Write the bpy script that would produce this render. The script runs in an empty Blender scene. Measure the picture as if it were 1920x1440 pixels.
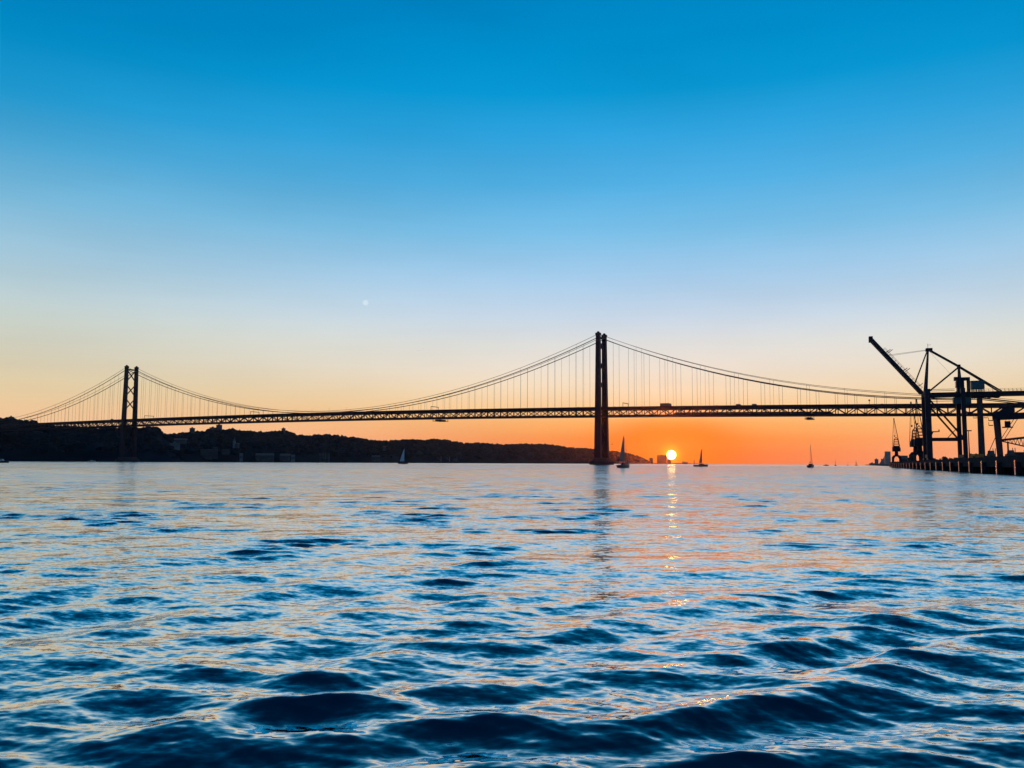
import bpy, math, random
import numpy as np
from mathutils import Matrix, Vector

random.seed(7)
rng = np.random.default_rng(11)
scene = bpy.context.scene
COL = scene.collection

# ------------------------------------------------------------------ camera
F = 1634.0                     # focal length in pixels of the 1920 px wide photograph
CAM_H = 2.0
PITCH = math.atan(148.0 / F)
ROLL = math.atan(0.0052)
_fw = np.array([0, math.cos(PITCH), math.sin(PITCH)])
_up = np.array([0, -math.sin(PITCH), math.cos(PITCH)])
_rt = np.array([1.0, 0, 0])
_c, _s = math.cos(ROLL), math.sin(ROLL)
cam_x = _rt * _c - _up * (-_s) * -1.0      # right axis of the rolled camera
cam_x = _rt * _c + _up * _s * 1.0
cam_y = -_rt * _s + _up * _c
cam = bpy.data.cameras.new('camera')
cam.sensor_width = 36.0
cam.lens = F / 1920.0 * 36.0
cam.clip_start = 0.1
cam.clip_end = 120000.0
cam_ob = bpy.data.objects.new('camera', cam)
COL.objects.link(cam_ob)
M = Matrix.Identity(4)
for i in range(3):
    M[i][0] = cam_x[i]; M[i][1] = cam_y[i]; M[i][2] = -_fw[i]
M[2][3] = CAM_H
cam_ob.matrix_world = M
scene.camera = cam_ob


def ray(px, py):
    u, v = (px - 960) / F, -(py - 720) / F
    return np.array(cam_x) * u + np.array(cam_y) * v + _fw


def at_y(px, py, y):
    r = ray(px, py)
    return np.array([0, 0, CAM_H]) + r * (y / r[1])


def on_z(px, py, z=0.0):
    r = ray(px, py)
    return np.array([0, 0, CAM_H]) + r * ((z - CAM_H) / r[2])


# ------------------------------------------------------------------ sky, sun, exposure
SUN_AZ = math.radians(10.36)
SUN_EL = math.radians(0.57)


def s2l(c):
    out = []
    for v in c:
        v /= 255.0
        out.append(v / 12.92 if v <= 0.04045 else ((v + 0.055) / 1.055) ** 2.4)
    return out


world = bpy.data.worlds.new('World')
scene.world = world
world.use_nodes = True
nt = world.node_tree
nt.nodes.clear()
N_ = nt.nodes.new
L_ = nt.links.new


def wmath(op, a, b=None, clamp=False):
    n = N_('ShaderNodeMath'); n.operation = op; n.use_clamp = clamp
    for i, v in enumerate((a, b)):
        if v is None:
            continue
        if isinstance(v, (int, float)):
            n.inputs[i].default_value = v
        else:
            L_(v, n.inputs[i])
    return n.outputs[0]


tc = N_('ShaderNodeTexCoord')
sep = N_('ShaderNodeSeparateXYZ'); L_(tc.outputs['Generated'], sep.inputs[0])
el = wmath('ARCSINE', wmath('MINIMUM', wmath('MAXIMUM', sep.outputs['Z'], -1.0), 1.0))
el_deg = wmath('MULTIPLY', el, 180 / math.pi)
fac = wmath('SQRT', wmath('MULTIPLY', wmath('MAXIMUM', el_deg, 0.0), 1 / 90.0), None, True)
az = wmath('ARCTAN2', sep.outputs['X'], sep.outputs['Y'])
daz = wmath('ABSOLUTE', wmath('MULTIPLY', wmath('SUBTRACT', az, SUN_AZ), 180 / math.pi))
daz = wmath('MINIMUM', daz, wmath('SUBTRACT', 360.0, daz))


def ramp(stops):
    n = N_('ShaderNodeValToRGB')
    cr = n.color_ramp
    cr.interpolation = 'LINEAR'
    while len(cr.elements) > 1:
        cr.elements.remove(cr.elements[-1])
    first = True
    for e, c in stops:
        p = math.sqrt(e / 90.0)
        if first:
            el_ = cr.elements[0]; el_.position = p; first = False
        else:
            el_ = cr.elements.new(p)
        el_.color = (*s2l(c), 1)
    L_(fac, n.inputs[0])
    return n.outputs[0]


FAR = [(0, (246, 188, 146)), (1.5, (247, 195, 152)), (3, (238, 201, 156)), (4.5, (224, 205, 166)), (6, (213, 207, 181)),
       (8, (198, 208, 196)), (10, (180, 204, 206)), (12, (158, 195, 210)), (15, (118, 178, 208)), (18, (72, 162, 206)),
       (20.5, (20, 148, 202)), (24, (0, 132, 190)), (29, (0, 112, 178)), (45, (0, 92, 158)), (90, (0, 66, 128))]
NEAR = [(0, (255, 118, 66)), (0.7, (255, 126, 54)), (1.6, (255, 144, 58)), (2.6, (255, 174, 94)), (3.6, (254, 204, 146)),
        (4.8, (248, 219, 184)), (6.2, (238, 224, 208)), (7.8, (224, 223, 220)), (9.5, (202, 217, 233)), (12, (168, 206, 237)),
        (15, (122, 191, 232)), (18, (82, 175, 227)), (21, (48, 163, 222)), (23.5, (8, 152, 212)), (26, (0, 143, 204)), (29, (0, 132, 194)),
        (45, (0, 104, 168)), (90, (0, 70, 132))]
BACK = [(0, (112, 122, 146)), (4, (114, 126, 152)), (9, (108, 130, 160)), (16, (78, 124, 162)), (26, (26, 102, 154)), (45, (0, 82, 140)), (90, (0, 66, 128))]
r_far = ramp(FAR)
r_back = ramp(BACK)
r_near = ramp(NEAR)
# the warm side of the sky fades away from the sun's bearing
w_near = wmath('POWER', 2.718, wmath('MULTIPLY', wmath('POWER', wmath('DIVIDE', daz, wmath('MINIMUM', wmath('ADD', wmath('MULTIPLY', wmath('MAXIMUM', el_deg, 0.0), 1.6), 20.0), 36.0)), 2.0), -1.0))
mix1 = N_('ShaderNodeMix'); mix1.data_type = 'RGBA'
L_(w_near, mix1.inputs['Factor']); L_(r_far, mix1.inputs['A']); L_(r_near, mix1.inputs['B'])
# the evening sky opposite the sun: dim blue-grey
w_back = N_('ShaderNodeMapRange'); w_back.interpolation_type = 'SMOOTHSTEP'
w_back.inputs[1].default_value = 46.0; w_back.inputs[2].default_value = 95.0
L_(daz, w_back.inputs[0])
mixb = N_('ShaderNodeMix'); mixb.data_type = 'RGBA'
L_(w_back.outputs[0], mixb.inputs['Factor']); L_(mix1.outputs['Result'], mixb.inputs['A']); L_(r_back, mixb.inputs['B'])
mix1 = mixb
# saturated orange glow round the sun
dv = wmath('SUBTRACT', el_deg, math.degrees(SUN_EL))
d2 = wmath('ADD', wmath('POWER', wmath('MULTIPLY', daz, 1 / 4.4), 2.0), wmath('POWER', wmath('MULTIPLY', wmath('SUBTRACT', dv, 0.35), 1 / 2.1), 2.0))
w_glow = wmath('POWER', 2.718, wmath('MULTIPLY', wmath('POWER', d2, 1.6), -1.0))
mix2 = N_('ShaderNodeMix'); mix2.data_type = 'RGBA'
L_(w_glow, mix2.inputs['Factor']); L_(mix1.outputs['Result'], mix2.inputs['A'])
mix2.inputs['B'].default_value = (*s2l((255, 116, 0)), 1)
d3 = wmath('ADD', wmath('POWER', daz, 2.0), wmath('POWER', dv, 2.0))
w_aur = wmath('MULTIPLY', wmath('POWER', 2.718, wmath('MULTIPLY', d3, -1 / 0.24)), 0.9)
mix3 = N_('ShaderNodeMix'); mix3.data_type = 'RGBA'
L_(w_aur, mix3.inputs['Factor']); L_(mix2.outputs['Result'], mix3.inputs['A'])
mix3.inputs['B'].default_value = (*s2l((255, 205, 40)), 1)
mix2 = mix3
bg = N_('ShaderNodeBackground'); bg.inputs['Strength'].default_value = 1.0
# very faint unevenness of the evening air
mpw = N_('ShaderNodeMapping'); mpw.inputs['Scale'].default_value = (2.2, 2.2, 9.0); L_(tc.outputs['Generated'], mpw.inputs['Vector'])
nzw = N_('ShaderNodeTexNoise'); nzw.inputs['Scale'].default_value = 1.6; nzw.inputs['Detail'].default_value = 3.0; L_(mpw.outputs[0], nzw.inputs['Vector'])
mrw = N_('ShaderNodeMapRange'); mrw.inputs[1].default_value = 0.3; mrw.inputs[2].default_value = 0.7; mrw.inputs[3].default_value = 0.955; mrw.inputs[4].default_value = 1.045
L_(nzw.outputs[0], mrw.inputs[0])
scw = N_('ShaderNodeVectorMath'); scw.operation = 'SCALE'; L_(mix2.outputs['Result'], scw.inputs[0]); L_(mrw.outputs[0], scw.inputs['Scale'])
L_(scw.outputs[0], bg.inputs['Color'])
wo = N_('ShaderNodeOutputWorld'); L_(bg.outputs[0], wo.inputs['Surface'])

sun = bpy.data.lights.new('sun_light', 'SUN')
sun.energy = 0.22
sun.angle = math.radians(0.55)
sun.color = (1.0, 0.13, 0.02)
sun_ob = bpy.data.objects.new('sun_light', sun)
COL.objects.link(sun_ob)
sun_ob.visible_glossy = False   # the sun's own disc, a body in the sky, is what mirrors in the water
LAMP_EL = math.radians(2.0)    # just above the visible disc, so that the disc does not shade the lamp
sdir = Vector((math.sin(SUN_AZ) * math.cos(LAMP_EL), math.cos(SUN_AZ) * math.cos(LAMP_EL), math.sin(LAMP_EL)))
sun_ob.rotation_euler = sdir.to_track_quat('Z', 'Y').to_euler()

vs = scene.view_settings
vs.view_transform = 'Standard'
vs.look = 'None'
vs.exposure = 0.0
vs.gamma = 1.0
vs.use_curve_mapping = False
cy = scene.cycles
cy.use_denoising = True
cy.max_bounces = 5
cy.diffuse_bounces = 2
cy.glossy_bounces = 3
cy.transmission_bounces = 2
cy.volume_bounces = 0
cy.caustics_reflective = False
cy.caustics_refractive = False
cy.sample_clamp_indirect = 4.0

# ------------------------------------------------------------------ materials


def mat(name, col, rough=0.6, metal=0.0, var=0.25, scale=3.0, bump=0.0, spec=0.5):
    m = bpy.data.materials.new(name); m.use_nodes = True
    t = m.node_tree; b = t.nodes['Principled BSDF']
    b.inputs['Roughness'].default_value = rough
    b.inputs['Metallic'].default_value = metal
    b.inputs['Specular IOR Level'].default_value = spec
    tcn = t.nodes.new('ShaderNodeTexCoord')
    nz = t.nodes.new('ShaderNodeTexNoise'); nz.inputs['Scale'].default_value = scale; nz.inputs['Detail'].default_value = 5
    t.links.new(tcn.outputs['Object'], nz.inputs['Vector'])
    mr = t.nodes.new('ShaderNodeMapRange'); mr.inputs[1].default_value = 0.3; mr.inputs[2].default_value = 0.7
    mr.inputs[3].default_value = 1 - var; mr.inputs[4].default_value = 1 + var
    t.links.new(nz.outputs[0], mr.inputs[0])
    mx = t.nodes.new('ShaderNodeVectorMath'); mx.operation = 'SCALE'
    mx.inputs[0].default_value = col
    t.links.new(mr.outputs[0], mx.inputs['Scale'])
    t.links.new(mx.outputs[0], b.inputs['Base Color'])
    if bump:
        bp = t.nodes.new('ShaderNodeBump'); bp.inputs['Strength'].default_value = bump
        t.links.new(nz.outputs[0], bp.inputs['Height']); t.links.new(bp.outputs[0], b.inputs['Normal'])
    return m


MT = {
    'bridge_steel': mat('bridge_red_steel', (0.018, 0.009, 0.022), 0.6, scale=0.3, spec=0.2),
    'cable': mat('cable_steel', (0.03, 0.02, 0.022), 0.6, spec=0.2),
    'concrete': mat('concrete', (0.05, 0.05, 0.055), 0.9, scale=0.6, bump=0.2, spec=0.15),
    'wharf': mat('wharf_concrete', (0.03, 0.03, 0.033), 0.95, scale=0.5, bump=0.3, spec=0.05),
    'asphalt': mat('asphalt', (0.05, 0.05, 0.05), 0.9, spec=0.1),
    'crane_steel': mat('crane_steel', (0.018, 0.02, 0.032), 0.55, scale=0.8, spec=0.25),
    'crane_green': mat('crane_green_paint', (0.03, 0.12, 0.13), 0.5, scale=0.8),
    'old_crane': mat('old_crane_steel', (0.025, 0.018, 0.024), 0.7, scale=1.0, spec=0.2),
    'red_steel_glow': mat('reddish_steel_glow', (0.16, 0.035, 0.03), 0.45, scale=1.0),  # low sun's red on gantry legs put into colour; container's own paint
    'orange_paint_glow': mat('orange_paint_glow', (0.65, 0.20, 0.03), 0.4, scale=2.0),  # low sun's orange on the cargo cage put into colour; plain paint elsewhere
    'fender': mat('fender_panel', (0.42, 0.34, 0.28), 0.18, metal=0.85, scale=1.5),
    'rubber': mat('black_rubber', (0.02, 0.02, 0.02), 0.8),
    'container': mat('container_paint', (0.05, 0.03, 0.05), 0.6, scale=2.0),
    'glass': mat('dark_glass', (0.02, 0.03, 0.04), 0.08, var=0.05),
    'vehicle': mat('vehicle_paint', (0.025, 0.025, 0.03), 0.4, scale=1.0),
    'train': mat('train_paint', (0.03, 0.03, 0.035), 0.5, scale=0.5),
    'hull_dark': mat('dark_hull', (0.02, 0.024, 0.04), 0.4, scale=1.0),
    'hull_white': mat('white_hull', (0.5, 0.5, 0.5), 0.4, scale=1.0),
    'sail': mat('sail_cloth', (0.42, 0.34, 0.28), 0.8, scale=1.5, var=0.08),
    'sail_white_lit': mat('lit_white_sail_cloth', (0.78, 0.78, 0.76), 0.8, scale=1.5, var=0.06),  # sail cloth with the eastern sky's light put into a paler colour
    'mast': mat('mast_alloy', (0.2, 0.2, 0.22), 0.5),
    'canvas': mat('dark_canvas', (0.03, 0.035, 0.06), 0.9),
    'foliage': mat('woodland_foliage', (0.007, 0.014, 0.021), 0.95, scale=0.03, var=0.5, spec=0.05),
    'leaf': mat('tree_leaf', (0.035, 0.050, 0.028), 0.9, scale=0.6, var=0.5, spec=0.1),
    'bark': mat('bark', (0.06, 0.045, 0.035), 0.9),
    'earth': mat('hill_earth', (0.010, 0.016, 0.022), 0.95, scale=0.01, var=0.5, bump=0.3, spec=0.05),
    'land': mat('riverbank_ground', (0.12, 0.11, 0.10), 0.95, scale=0.05, var=0.3, spec=0.05),
    'house': mat('pale_render', (0.20, 0.21, 0.21), 0.9, scale=0.2),
    'ruin': mat('weathered_masonry', (0.075, 0.08, 0.082), 0.95, scale=0.15, var=0.4),
    'roof': mat('roof_tile', (0.22, 0.10, 0.07), 0.9, scale=0.3),
    'window': mat('window_dark', (0.03, 0.035, 0.04), 0.3, var=0.05),
    'stone': mat('monument_limestone', (0.50, 0.37, 0.29), 0.9, scale=0.1),
    'gull': mat('gull_feather', (0.12, 0.12, 0.13), 0.9),
}
# cloth lets some light through from behind
_t = MT['sail'].node_tree; _b = _t.nodes['Principled BSDF']
_tr = _t.nodes.new('ShaderNodeBsdfTranslucent'); _tr.inputs[0].default_value = (0.55, 0.5, 0.46, 1)
_mx = _t.nodes.new('ShaderNodeMixShader'); _mx.inputs[0].default_value = 0.3
_out = [n for n in _t.nodes if n.type == 'OUTPUT_MATERIAL'][0]
_t.links.new(_b.outputs[0], _mx.inputs[1]); _t.links.new(_tr.outputs[0], _mx.inputs[2]); _t.links.new(_mx.outputs[0], _out.inputs[0])

# ------------------------------------------------------------------ mesh helpers


class MB:
    def __init__(self):
        self.v = []; self.f = []

    def add(self, vs_, fs):
        o = len(self.v)
        self.v.extend([tuple(map(float, p)) for p in vs_])
        self.f.extend([tuple(i + o for i in f) for f in fs])
        return self

    def hexa(self, a, b):
        """two quads (lists of four points, same winding) joined to a solid"""
        return self.add(list(a) + list(b), [(3, 2, 1, 0), (4, 5, 6, 7), (0, 1, 5, 4), (1, 2, 6, 5), (2, 3, 7, 6), (3, 0, 4, 7)])

    def box(self, x0, x1, y0, y1, z0, z1):
        return self.hexa([(x0, y0, z0), (x1, y0, z0), (x1, y1, z0), (x0, y1, z0)], [(x0, y0, z1), (x1, y0, z1), (x1, y1, z1), (x0, y1, z1)])

    def taper(self, c0, s0, z0, c1, s1, z1):
        q = lambda c, s, z: [(c[0] - s[0] / 2, c[1] - s[1] / 2, z), (c[0] + s[0] / 2, c[1] - s[1] / 2, z), (c[0] + s[0] / 2, c[1] + s[1] / 2, z), (c[0] - s[0] / 2, c[1] + s[1] / 2, z)]
        return self.hexa(q(c0, s0, z0), q(c1, s1, z1))

    def beam(self, p, q, w, h=None, w2=None):
        h = h or w
        p = Vector(p); q = Vector(q); d = (q - p).normalized()
        up = Vector((0, 0, 1)) if abs(d.z) < 0.95 else Vector((0, 1, 0))
        x = d.cross(up).normalized(); y = x.cross(d).normalized()
        k = (w2 / w) if w2 else 1.0
        r = lambda c, k: [c - x * w / 2 * k - y * h / 2 * k, c + x * w / 2 * k - y * h / 2 * k, c + x * w / 2 * k + y * h / 2 * k, c - x * w / 2 * k + y * h / 2 * k]
        return self.hexa(r(p, 1), r(q, k))

    def tube(self, pts, r, seg=6, r2=None):
        pts = [Vector(p) for p in pts]
        rings = []
        n = len(pts)
        for i, p in enumerate(pts):
            d = (pts[min(i + 1, n - 1)] - pts[max(i - 1, 0)]).normalized()
            up = Vector((0, 0, 1)) if abs(d.z) < 0.95 else Vector((0, 1, 0))
            x = d.cross(up).normalized(); y = x.cross(d)
            rr = r if r2 is None else r + (r2 - r) * i / max(1, n - 1)
            rings.append([p + (x * math.cos(2 * math.pi * k / seg) + y * math.sin(2 * math.pi * k / seg)) * rr for k in range(seg)])
        fs = []
        for i in range(n - 1):
            for k in range(seg):
                a = i * seg + k; b = i * seg + (k + 1) % seg
                fs.append((a, b, b + seg, a + seg))
        fs.append(tuple(range(seg - 1, -1, -1))); fs.append(tuple((n - 1) * seg + k for k in range(seg)))
        return self.add([p for ring in rings for p in ring], fs)

    def prism(self, poly, axis, a, b):
        """poly: 2D outline; extruded along axis ('x','y','z') from a to b"""
        def P(u, v, t):
            return {'x': (t, u, v), 'y': (u, t, v), 'z': (u, v, t)}[axis]
        n = len(poly)
        vs_ = [P(u, v, a) for u, v in poly] + [P(u, v, b) for u, v in poly]
        fs = [tuple(range(n - 1, -1, -1)), tuple(range(n, 2 * n))] + [(i, (i + 1) % n, n + (i + 1) % n, n + i) for i in range(n)]
        return self.add(vs_, fs)

    def loft(self, rings, cap=True):
        n = len(rings[0]); fs = []
        for i in range(len(rings) - 1):
            for k in range(n):
                a = i * n + k; b = i * n + (k + 1) % n
                fs.append((a, b, b + n, a + n))
        if cap:
            fs.append(tuple(range(n - 1, -1, -1))); fs.append(tuple((len(rings) - 1) * n + k for k in range(n)))
        return self.add([p for r in rings for p in r], fs)

    def mesh(self, name, m):
        me = bpy.data.meshes.new(name)
        me.from_pydata(self.v, [], self.f)
        import bmesh
        bm = bmesh.new(); bm.from_mesh(me); bmesh.ops.recalc_face_normals(bm, faces=bm.faces); bm.to_mesh(me); bm.free()
        me.materials.append(MT[m] if isinstance(m, str) else m)
        return me

    def build(self, name, m, parent=None, loc=None, rz=None):
        o = bpy.data.objects.new(name, self.mesh(name, m))
        COL.objects.link(o)
        if parent is not None:
            o.parent = parent
        if loc is not None:
            o.location = loc
        if rz is not None:
            o.rotation_euler = (0, 0, rz)
        return o


def tag(o, label=None, cat=None, group=None, kind=None):
    if label: o['label'] = label
    if cat: o['category'] = cat
    if group: o['group'] = group
    if kind: o['kind'] = kind
    return o


def thing(name, label, cat, loc=(0, 0, 0), rz=0.0, group=None):
    o = bpy.data.objects.new(name, None)
    o.empty_display_size = 0.5
    COL.objects.link(o)
    o.location = tuple(map(float, loc)); o.rotation_euler = (0, 0, rz)
    return tag(o, label, cat, group)


def part_empty(name, parent, loc=(0, 0, 0), rz=0.0):
    o = bpy.data.objects.new(name, None); COL.objects.link(o); o.parent = parent
    o.location = loc; o.rotation_euler = (0, 0, rz)
    return o


def kids(o):
    return list(o.children)


def copy_tree(o, parent=None):
    c = o.copy(); COL.objects.link(c)
    if parent is not None:
        c.parent = parent; c.matrix_parent_inverse = o.matrix_parent_inverse.copy()
    for ch in kids(o):
        copy_tree(ch, c)
    return c


def vnoise(x, y, seed=0):
    """smooth value noise on arrays"""
    r = np.random.default_rng(seed).random((256, 256))
    xi = np.floor(x).astype(int); yi = np.floor(y).astype(int)
    fx = x - xi; fy = y - yi
    fx = fx * fx * (3 - 2 * fx); fy = fy * fy * (3 - 2 * fy)
    g = lambda a, b: r[a % 256, b % 256]
    return (g(xi, yi) * (1 - fx) + g(xi + 1, yi) * fx) * (1 - fy) + (g(xi, yi + 1) * (1 - fx) + g(xi + 1, yi + 1) * fx) * fy


def raw_mesh(name, co, faces, m, smooth=True):
    """big quad mesh from arrays"""
    me = bpy.data.meshes.new(name)
    nv, nf = len(co), len(faces); k = faces.shape[1]
    me.vertices.add(nv); me.vertices.foreach_set('co', np.ascontiguousarray(co, dtype=np.float32).ravel())
    me.loops.add(nf * k); me.loops.foreach_set('vertex_index', np.ascontiguousarray(faces, dtype=np.int32).ravel())
    me.polygons.add(nf)
    me.polygons.foreach_set('loop_start', np.arange(0, nf * k, k, dtype=np.int32))
    me.polygons.foreach_set('loop_total', np.full(nf, k, dtype=np.int32))
    me.polygons.foreach_set('use_smooth', np.full(nf, smooth, dtype=bool))
    me.update(calc_edges=True)
    me.materials.append(MT[m] if isinstance(m, str) else m)
    o = bpy.data.objects.new(name, me); COL.objects.link(o)
    return o


# ------------------------------------------------------------------ the river
def build_water():
    # sheet whose mesh is finest near the viewer's boat and coarser towards the horizon
    rr = [0.4, 0.9, 1.5, 2.2, 2.9, 3.5]
    r = 3.9
    while r < 9400:
        rr.append(r)
        if r < 7: r += 0.022
        elif r < 260: r += 0.0034 * r
        elif r < 1200: r += 0.012 * r
        else: r += 0.05 * r
    rr.append(9400.0)
    rr = np.array(rr); dr = np.gradient(rr)
    front = np.linspace(-math.radians(36), math.radians(36), 720)
    back = np.linspace(math.radians(36), math.radians(324), 120)[1:-1]
    th = np.concatenate([front, back])
    nr, na = len(rr), len(th)
    R, T = np.meshgrid(rr, th, indexing='ij')
    X = (R * np.sin(T)).astype(np.float64); Y = (R * np.cos(T)).astype(np.float64)
    DR = np.repeat(dr[:, None], na, 1)
    dth = np.concatenate([np.full(720, front[1] - front[0]), np.full(118, back[1] - back[0])])
    RES = np.maximum(DR * 1.0, R * dth[None, :] * 0.8)
    Z = np.zeros_like(X); DX = np.zeros_like(X); DY = np.zeros_like(X)
    LOST = np.zeros_like(X)
    g = np.random.default_rng(5)
    # patchiness of the wind chop
    gust = 0.45 + 1.15 * vnoise(X / 9.0 + 3.1, Y / 14.0 + 7.7, 3)
    gust2 = 0.7 + 0.6 * vnoise(X / 60.0 + 1.1, Y / 90.0 + 2.7, 4)

    WARP = 1.3 * (vnoise(X / 2.6 + 5.3, Y / 2.6 + 1.9, 6) - 0.5) + 0.8 * (vnoise(X / 1.1 + 2.3, Y / 1.1 + 8.9, 7) - 0.5)
    BREAK = np.clip(0.15 + 1.5 * vnoise(X / 1.7 + 9.1, Y / 1.3 + 4.4, 8), 0.2, 1.5)

    def wave(lam, ang, slope, env=None, chop=0.6, ph=None, warp=0.0):
        nonlocal Z, DX, DY, LOST
        k = 2 * math.pi / lam
        kx, ky = math.cos(ang) * k, math.sin(ang) * k
        w = np.clip((lam / RES - 2.2) / 3.0, 0, 1)
        a = slope / k
        A = a * (env if env is not None else 1.0)
        ph = g.random() * 6.283 if ph is None else ph
        P = kx * X + ky * Y + ph + (WARP * warp if warp else 0.0)
        sp = np.sin(P); cp = np.cos(P)
        Z += A * w * cp
        DX -= chop * A * w * sp * math.cos(ang)
        DY -= chop * A * w * sp * math.sin(ang)
        LOST += (1 - w) * 0.5 * (A * k) ** 2 * np.ones_like(X)

    stir = 0.42 + 0.58 * np.exp(-(np.maximum(R - 5, 0) / 11.0) ** 2)      # the boat has stirred the water near it
    # broad swell and boat wash
    for lam, ang, sl in ((7.5, 100, .020), (5.6, 78, .023), (4.3, 118, .026), (3.4, 62, .022), (2.6, 130, .026), (1.9, 70, .022)):
        wave(lam, math.radians(ang), sl, gust2 * (0.55 + 0.45 * stir), 0.6, None, 0.6)
    # wind chop, crests mostly across the view
    for i in range(110):
        lam = 0.085 * math.exp((g.random() ** 1.15) * math.log(1.5 / 0.085))
        ang = math.radians(92 + g.normal(0, 40))
        wave(lam, ang, 0.026 * (0.8 + 0.4 * g.random()), gust * gust2 * stir, 0.9)
    # cat's-paws: small patches of steeper wavelets on the open river
    paws = np.clip((vnoise(X / 2.4 + 1.3, Y / 2.0 + 6.1, 12) - 0.52) * 4.2, 0, 1.5) * (0.55 + 0.9 * vnoise(X / 16 + 3.7, Y / 22 + 0.4, 13))
    for i in range(16):
        wave(math.exp(g.uniform(math.log(0.38), math.log(1.25))), math.radians(90 + g.normal(0, 26)), 0.038 * (0.8 + 0.4 * g.random()), paws, 0.9)
    # wash of the boat: trains of crests that run obliquely through the foreground
    def packet(cx, cy, sx, sy, rot):
        c, s = math.cos(math.radians(rot)), math.sin(math.radians(rot))
        u = (X - cx) * c + (Y - cy) * s; v = -(X - cx) * s + (Y - cy) * c
        return np.exp(-(u / sx) ** 2 - (v / sy) ** 2)
    for lam, crest, sl, cx, cy, sx, sy in ((1.8, 36, .17, 1.8, 8.6, 4.0, 3.6), (1.15, 40, .18, 2.4, 10.5, 4.4, 5.0), (1.2, 14, .20, 1.4, 6.6, 2.6, 1.5), (0.85, 28, .14, 1.6, 8.0, 4.5, 4.0), (0.75, -22, .13, 4.5, 9.5, 3.5, 4.0), (0.9, -12, .12, -1.5, 8.5, 4.0, 4.0),
                                           (1.75, 72, .15, -4.6, 12.0, 3.0, 6.5), (1.3, 64, .10, -3.5, 9.5, 3.0, 5.0), (2.3, 20, .11, 6.5, 14, 6, 6), (2.6, 48, .07, -1, 20, 8, 9)):
        wave(lam, math.radians(crest + 90), sl, packet(cx, cy, sx, sy, crest) * BREAK * 0.82, 0.8, None, 1.0)
    X += DX; Y += DY
    co = np.stack([X, Y, Z], -1).reshape(-1, 3)
    i = np.arange(nr - 1)[:, None] * na; j = np.arange(na)[None, :]; j2 = (np.arange(na) + 1)[None, :] % na
    faces = np.stack([i + j, i + j2, i + na + j2, i + na + j], -1).reshape(-1, 4)
    m = bpy.data.materials.new('river_water'); m.use_nodes = True
    t = m.node_tree; t.nodes.clear()
    out = t.nodes.new('ShaderNodeOutputMaterial'); mxs = t.nodes.new('ShaderNodeMixShader')
    body = t.nodes.new('ShaderNodeBsdfDiffuse'); body.inputs[0].default_value = (0.000, 0.020, 0.040, 1)
    glo = t.nodes.new('ShaderNodeBsdfGlossy'); glo.inputs['Roughness'].default_value = 0.05
    fre = t.nodes.new('ShaderNodeFresnel'); fre.inputs[0].default_value = 1.333
    fml = t.nodes.new('ShaderNodeMapRange'); fml.interpolation_type = 'SMOOTHSTEP'
    for q, v in zip((1, 2, 3, 4), (0.035, 0.33, 0.04, 1.0)): fml.inputs[q].default_value = v
    t.links.new(fre.outputs[0], fml.inputs[0]); t.links.new(fml.outputs[0], mxs.inputs[0])
    t.links.new(body.outputs[0], mxs.inputs[1]); t.links.new(glo.outputs[0], mxs.inputs[2]); t.links.new(mxs.outputs[0], out.inputs[0])
    geo = t.nodes.new('ShaderNodeNewGeometry')
    at = t.nodes.new('ShaderNodeAttribute'); at.attribute_name = 'chop'
    rgh = t.nodes.new('ShaderNodeMapRange')
    for q, v in zip((1, 2, 3, 4), (0.022, 0.11, 0.025, 0.195)): rgh.inputs[q].default_value = v
    t.links.new(at.outputs['Fac'], rgh.inputs[0]); t.links.new(rgh.outputs[0], glo.inputs['Roughness'])
    acc = None
    # ripples finer than the mesh: slopes from noise, as strong as the waves the mesh leaves out there
    for sc, sx, sy, amt in ((22.0, 0.55, 1.0, 0.8), (7.0, 0.5, 1.0, 0.8), (1.6, 0.42, 1.0, 0.45)):
        mp = t.nodes.new('ShaderNodeMapping'); mp.inputs['Scale'].default_value = (sc * sx, sc * sy, sc)
        t.links.new(geo.outputs['Position'], mp.inputs['Vector'])
        nz = t.nodes.new('ShaderNodeTexNoise'); nz.inputs['Scale'].default_value = 1.0; nz.inputs['Detail'].default_value = 2.0
        t.links.new(mp.outputs[0], nz.inputs['Vector'])
        sb = t.nodes.new('ShaderNodeVectorMath'); sb.operation = 'SUBTRACT'; sb.inputs[1].default_value = (0.5, 0.5, 0.5)
        t.links.new(nz.outputs['Color'], sb.inputs[0])
        ml = t.nodes.new('ShaderNodeVectorMath'); ml.operation = 'MULTIPLY'; ml.inputs[1].default_value = (amt * 7.0, amt * 7.0, 0)
        t.links.new(sb.outputs[0], ml.inputs[0])
        if acc is None:
            acc = ml.outputs[0]
        else:
            ad = t.nodes.new('ShaderNodeVectorMath'); ad.operation = 'ADD'
            t.links.new(acc, ad.inputs[0]); t.links.new(ml.outputs[0], ad.inputs[1]); acc = ad.outputs[0]
    scl = t.nodes.new('ShaderNodeVectorMath'); scl.operation = 'SCALE'
    t.links.new(acc, scl.inputs[0]); t.links.new(at.outputs['Fac'], scl.inputs['Scale'])
    ad = t.nodes.new('ShaderNodeVectorMath'); ad.operation = 'ADD'
    t.links.new(geo.outputs['Normal'], ad.inputs[0]); t.links.new(scl.outputs[0], ad.inputs[1])
    nm = t.nodes.new('ShaderNodeVectorMath'); nm.operation = 'NORMALIZE'
    t.links.new(ad.outputs[0], nm.inputs[0]); 
    for q in (fre, glo): t.links.new(nm.outputs[0], q.inputs['Normal'])
    o = raw_mesh('river_water', co, faces, m)
    att = o.data.attributes.new('chop', 'FLOAT', 'POINT')
    lost = np.sqrt(LOST).reshape(-1)
    att.data.foreach_set('value', (0.027 + 0.62 * lost).astype(np.float32))
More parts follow.
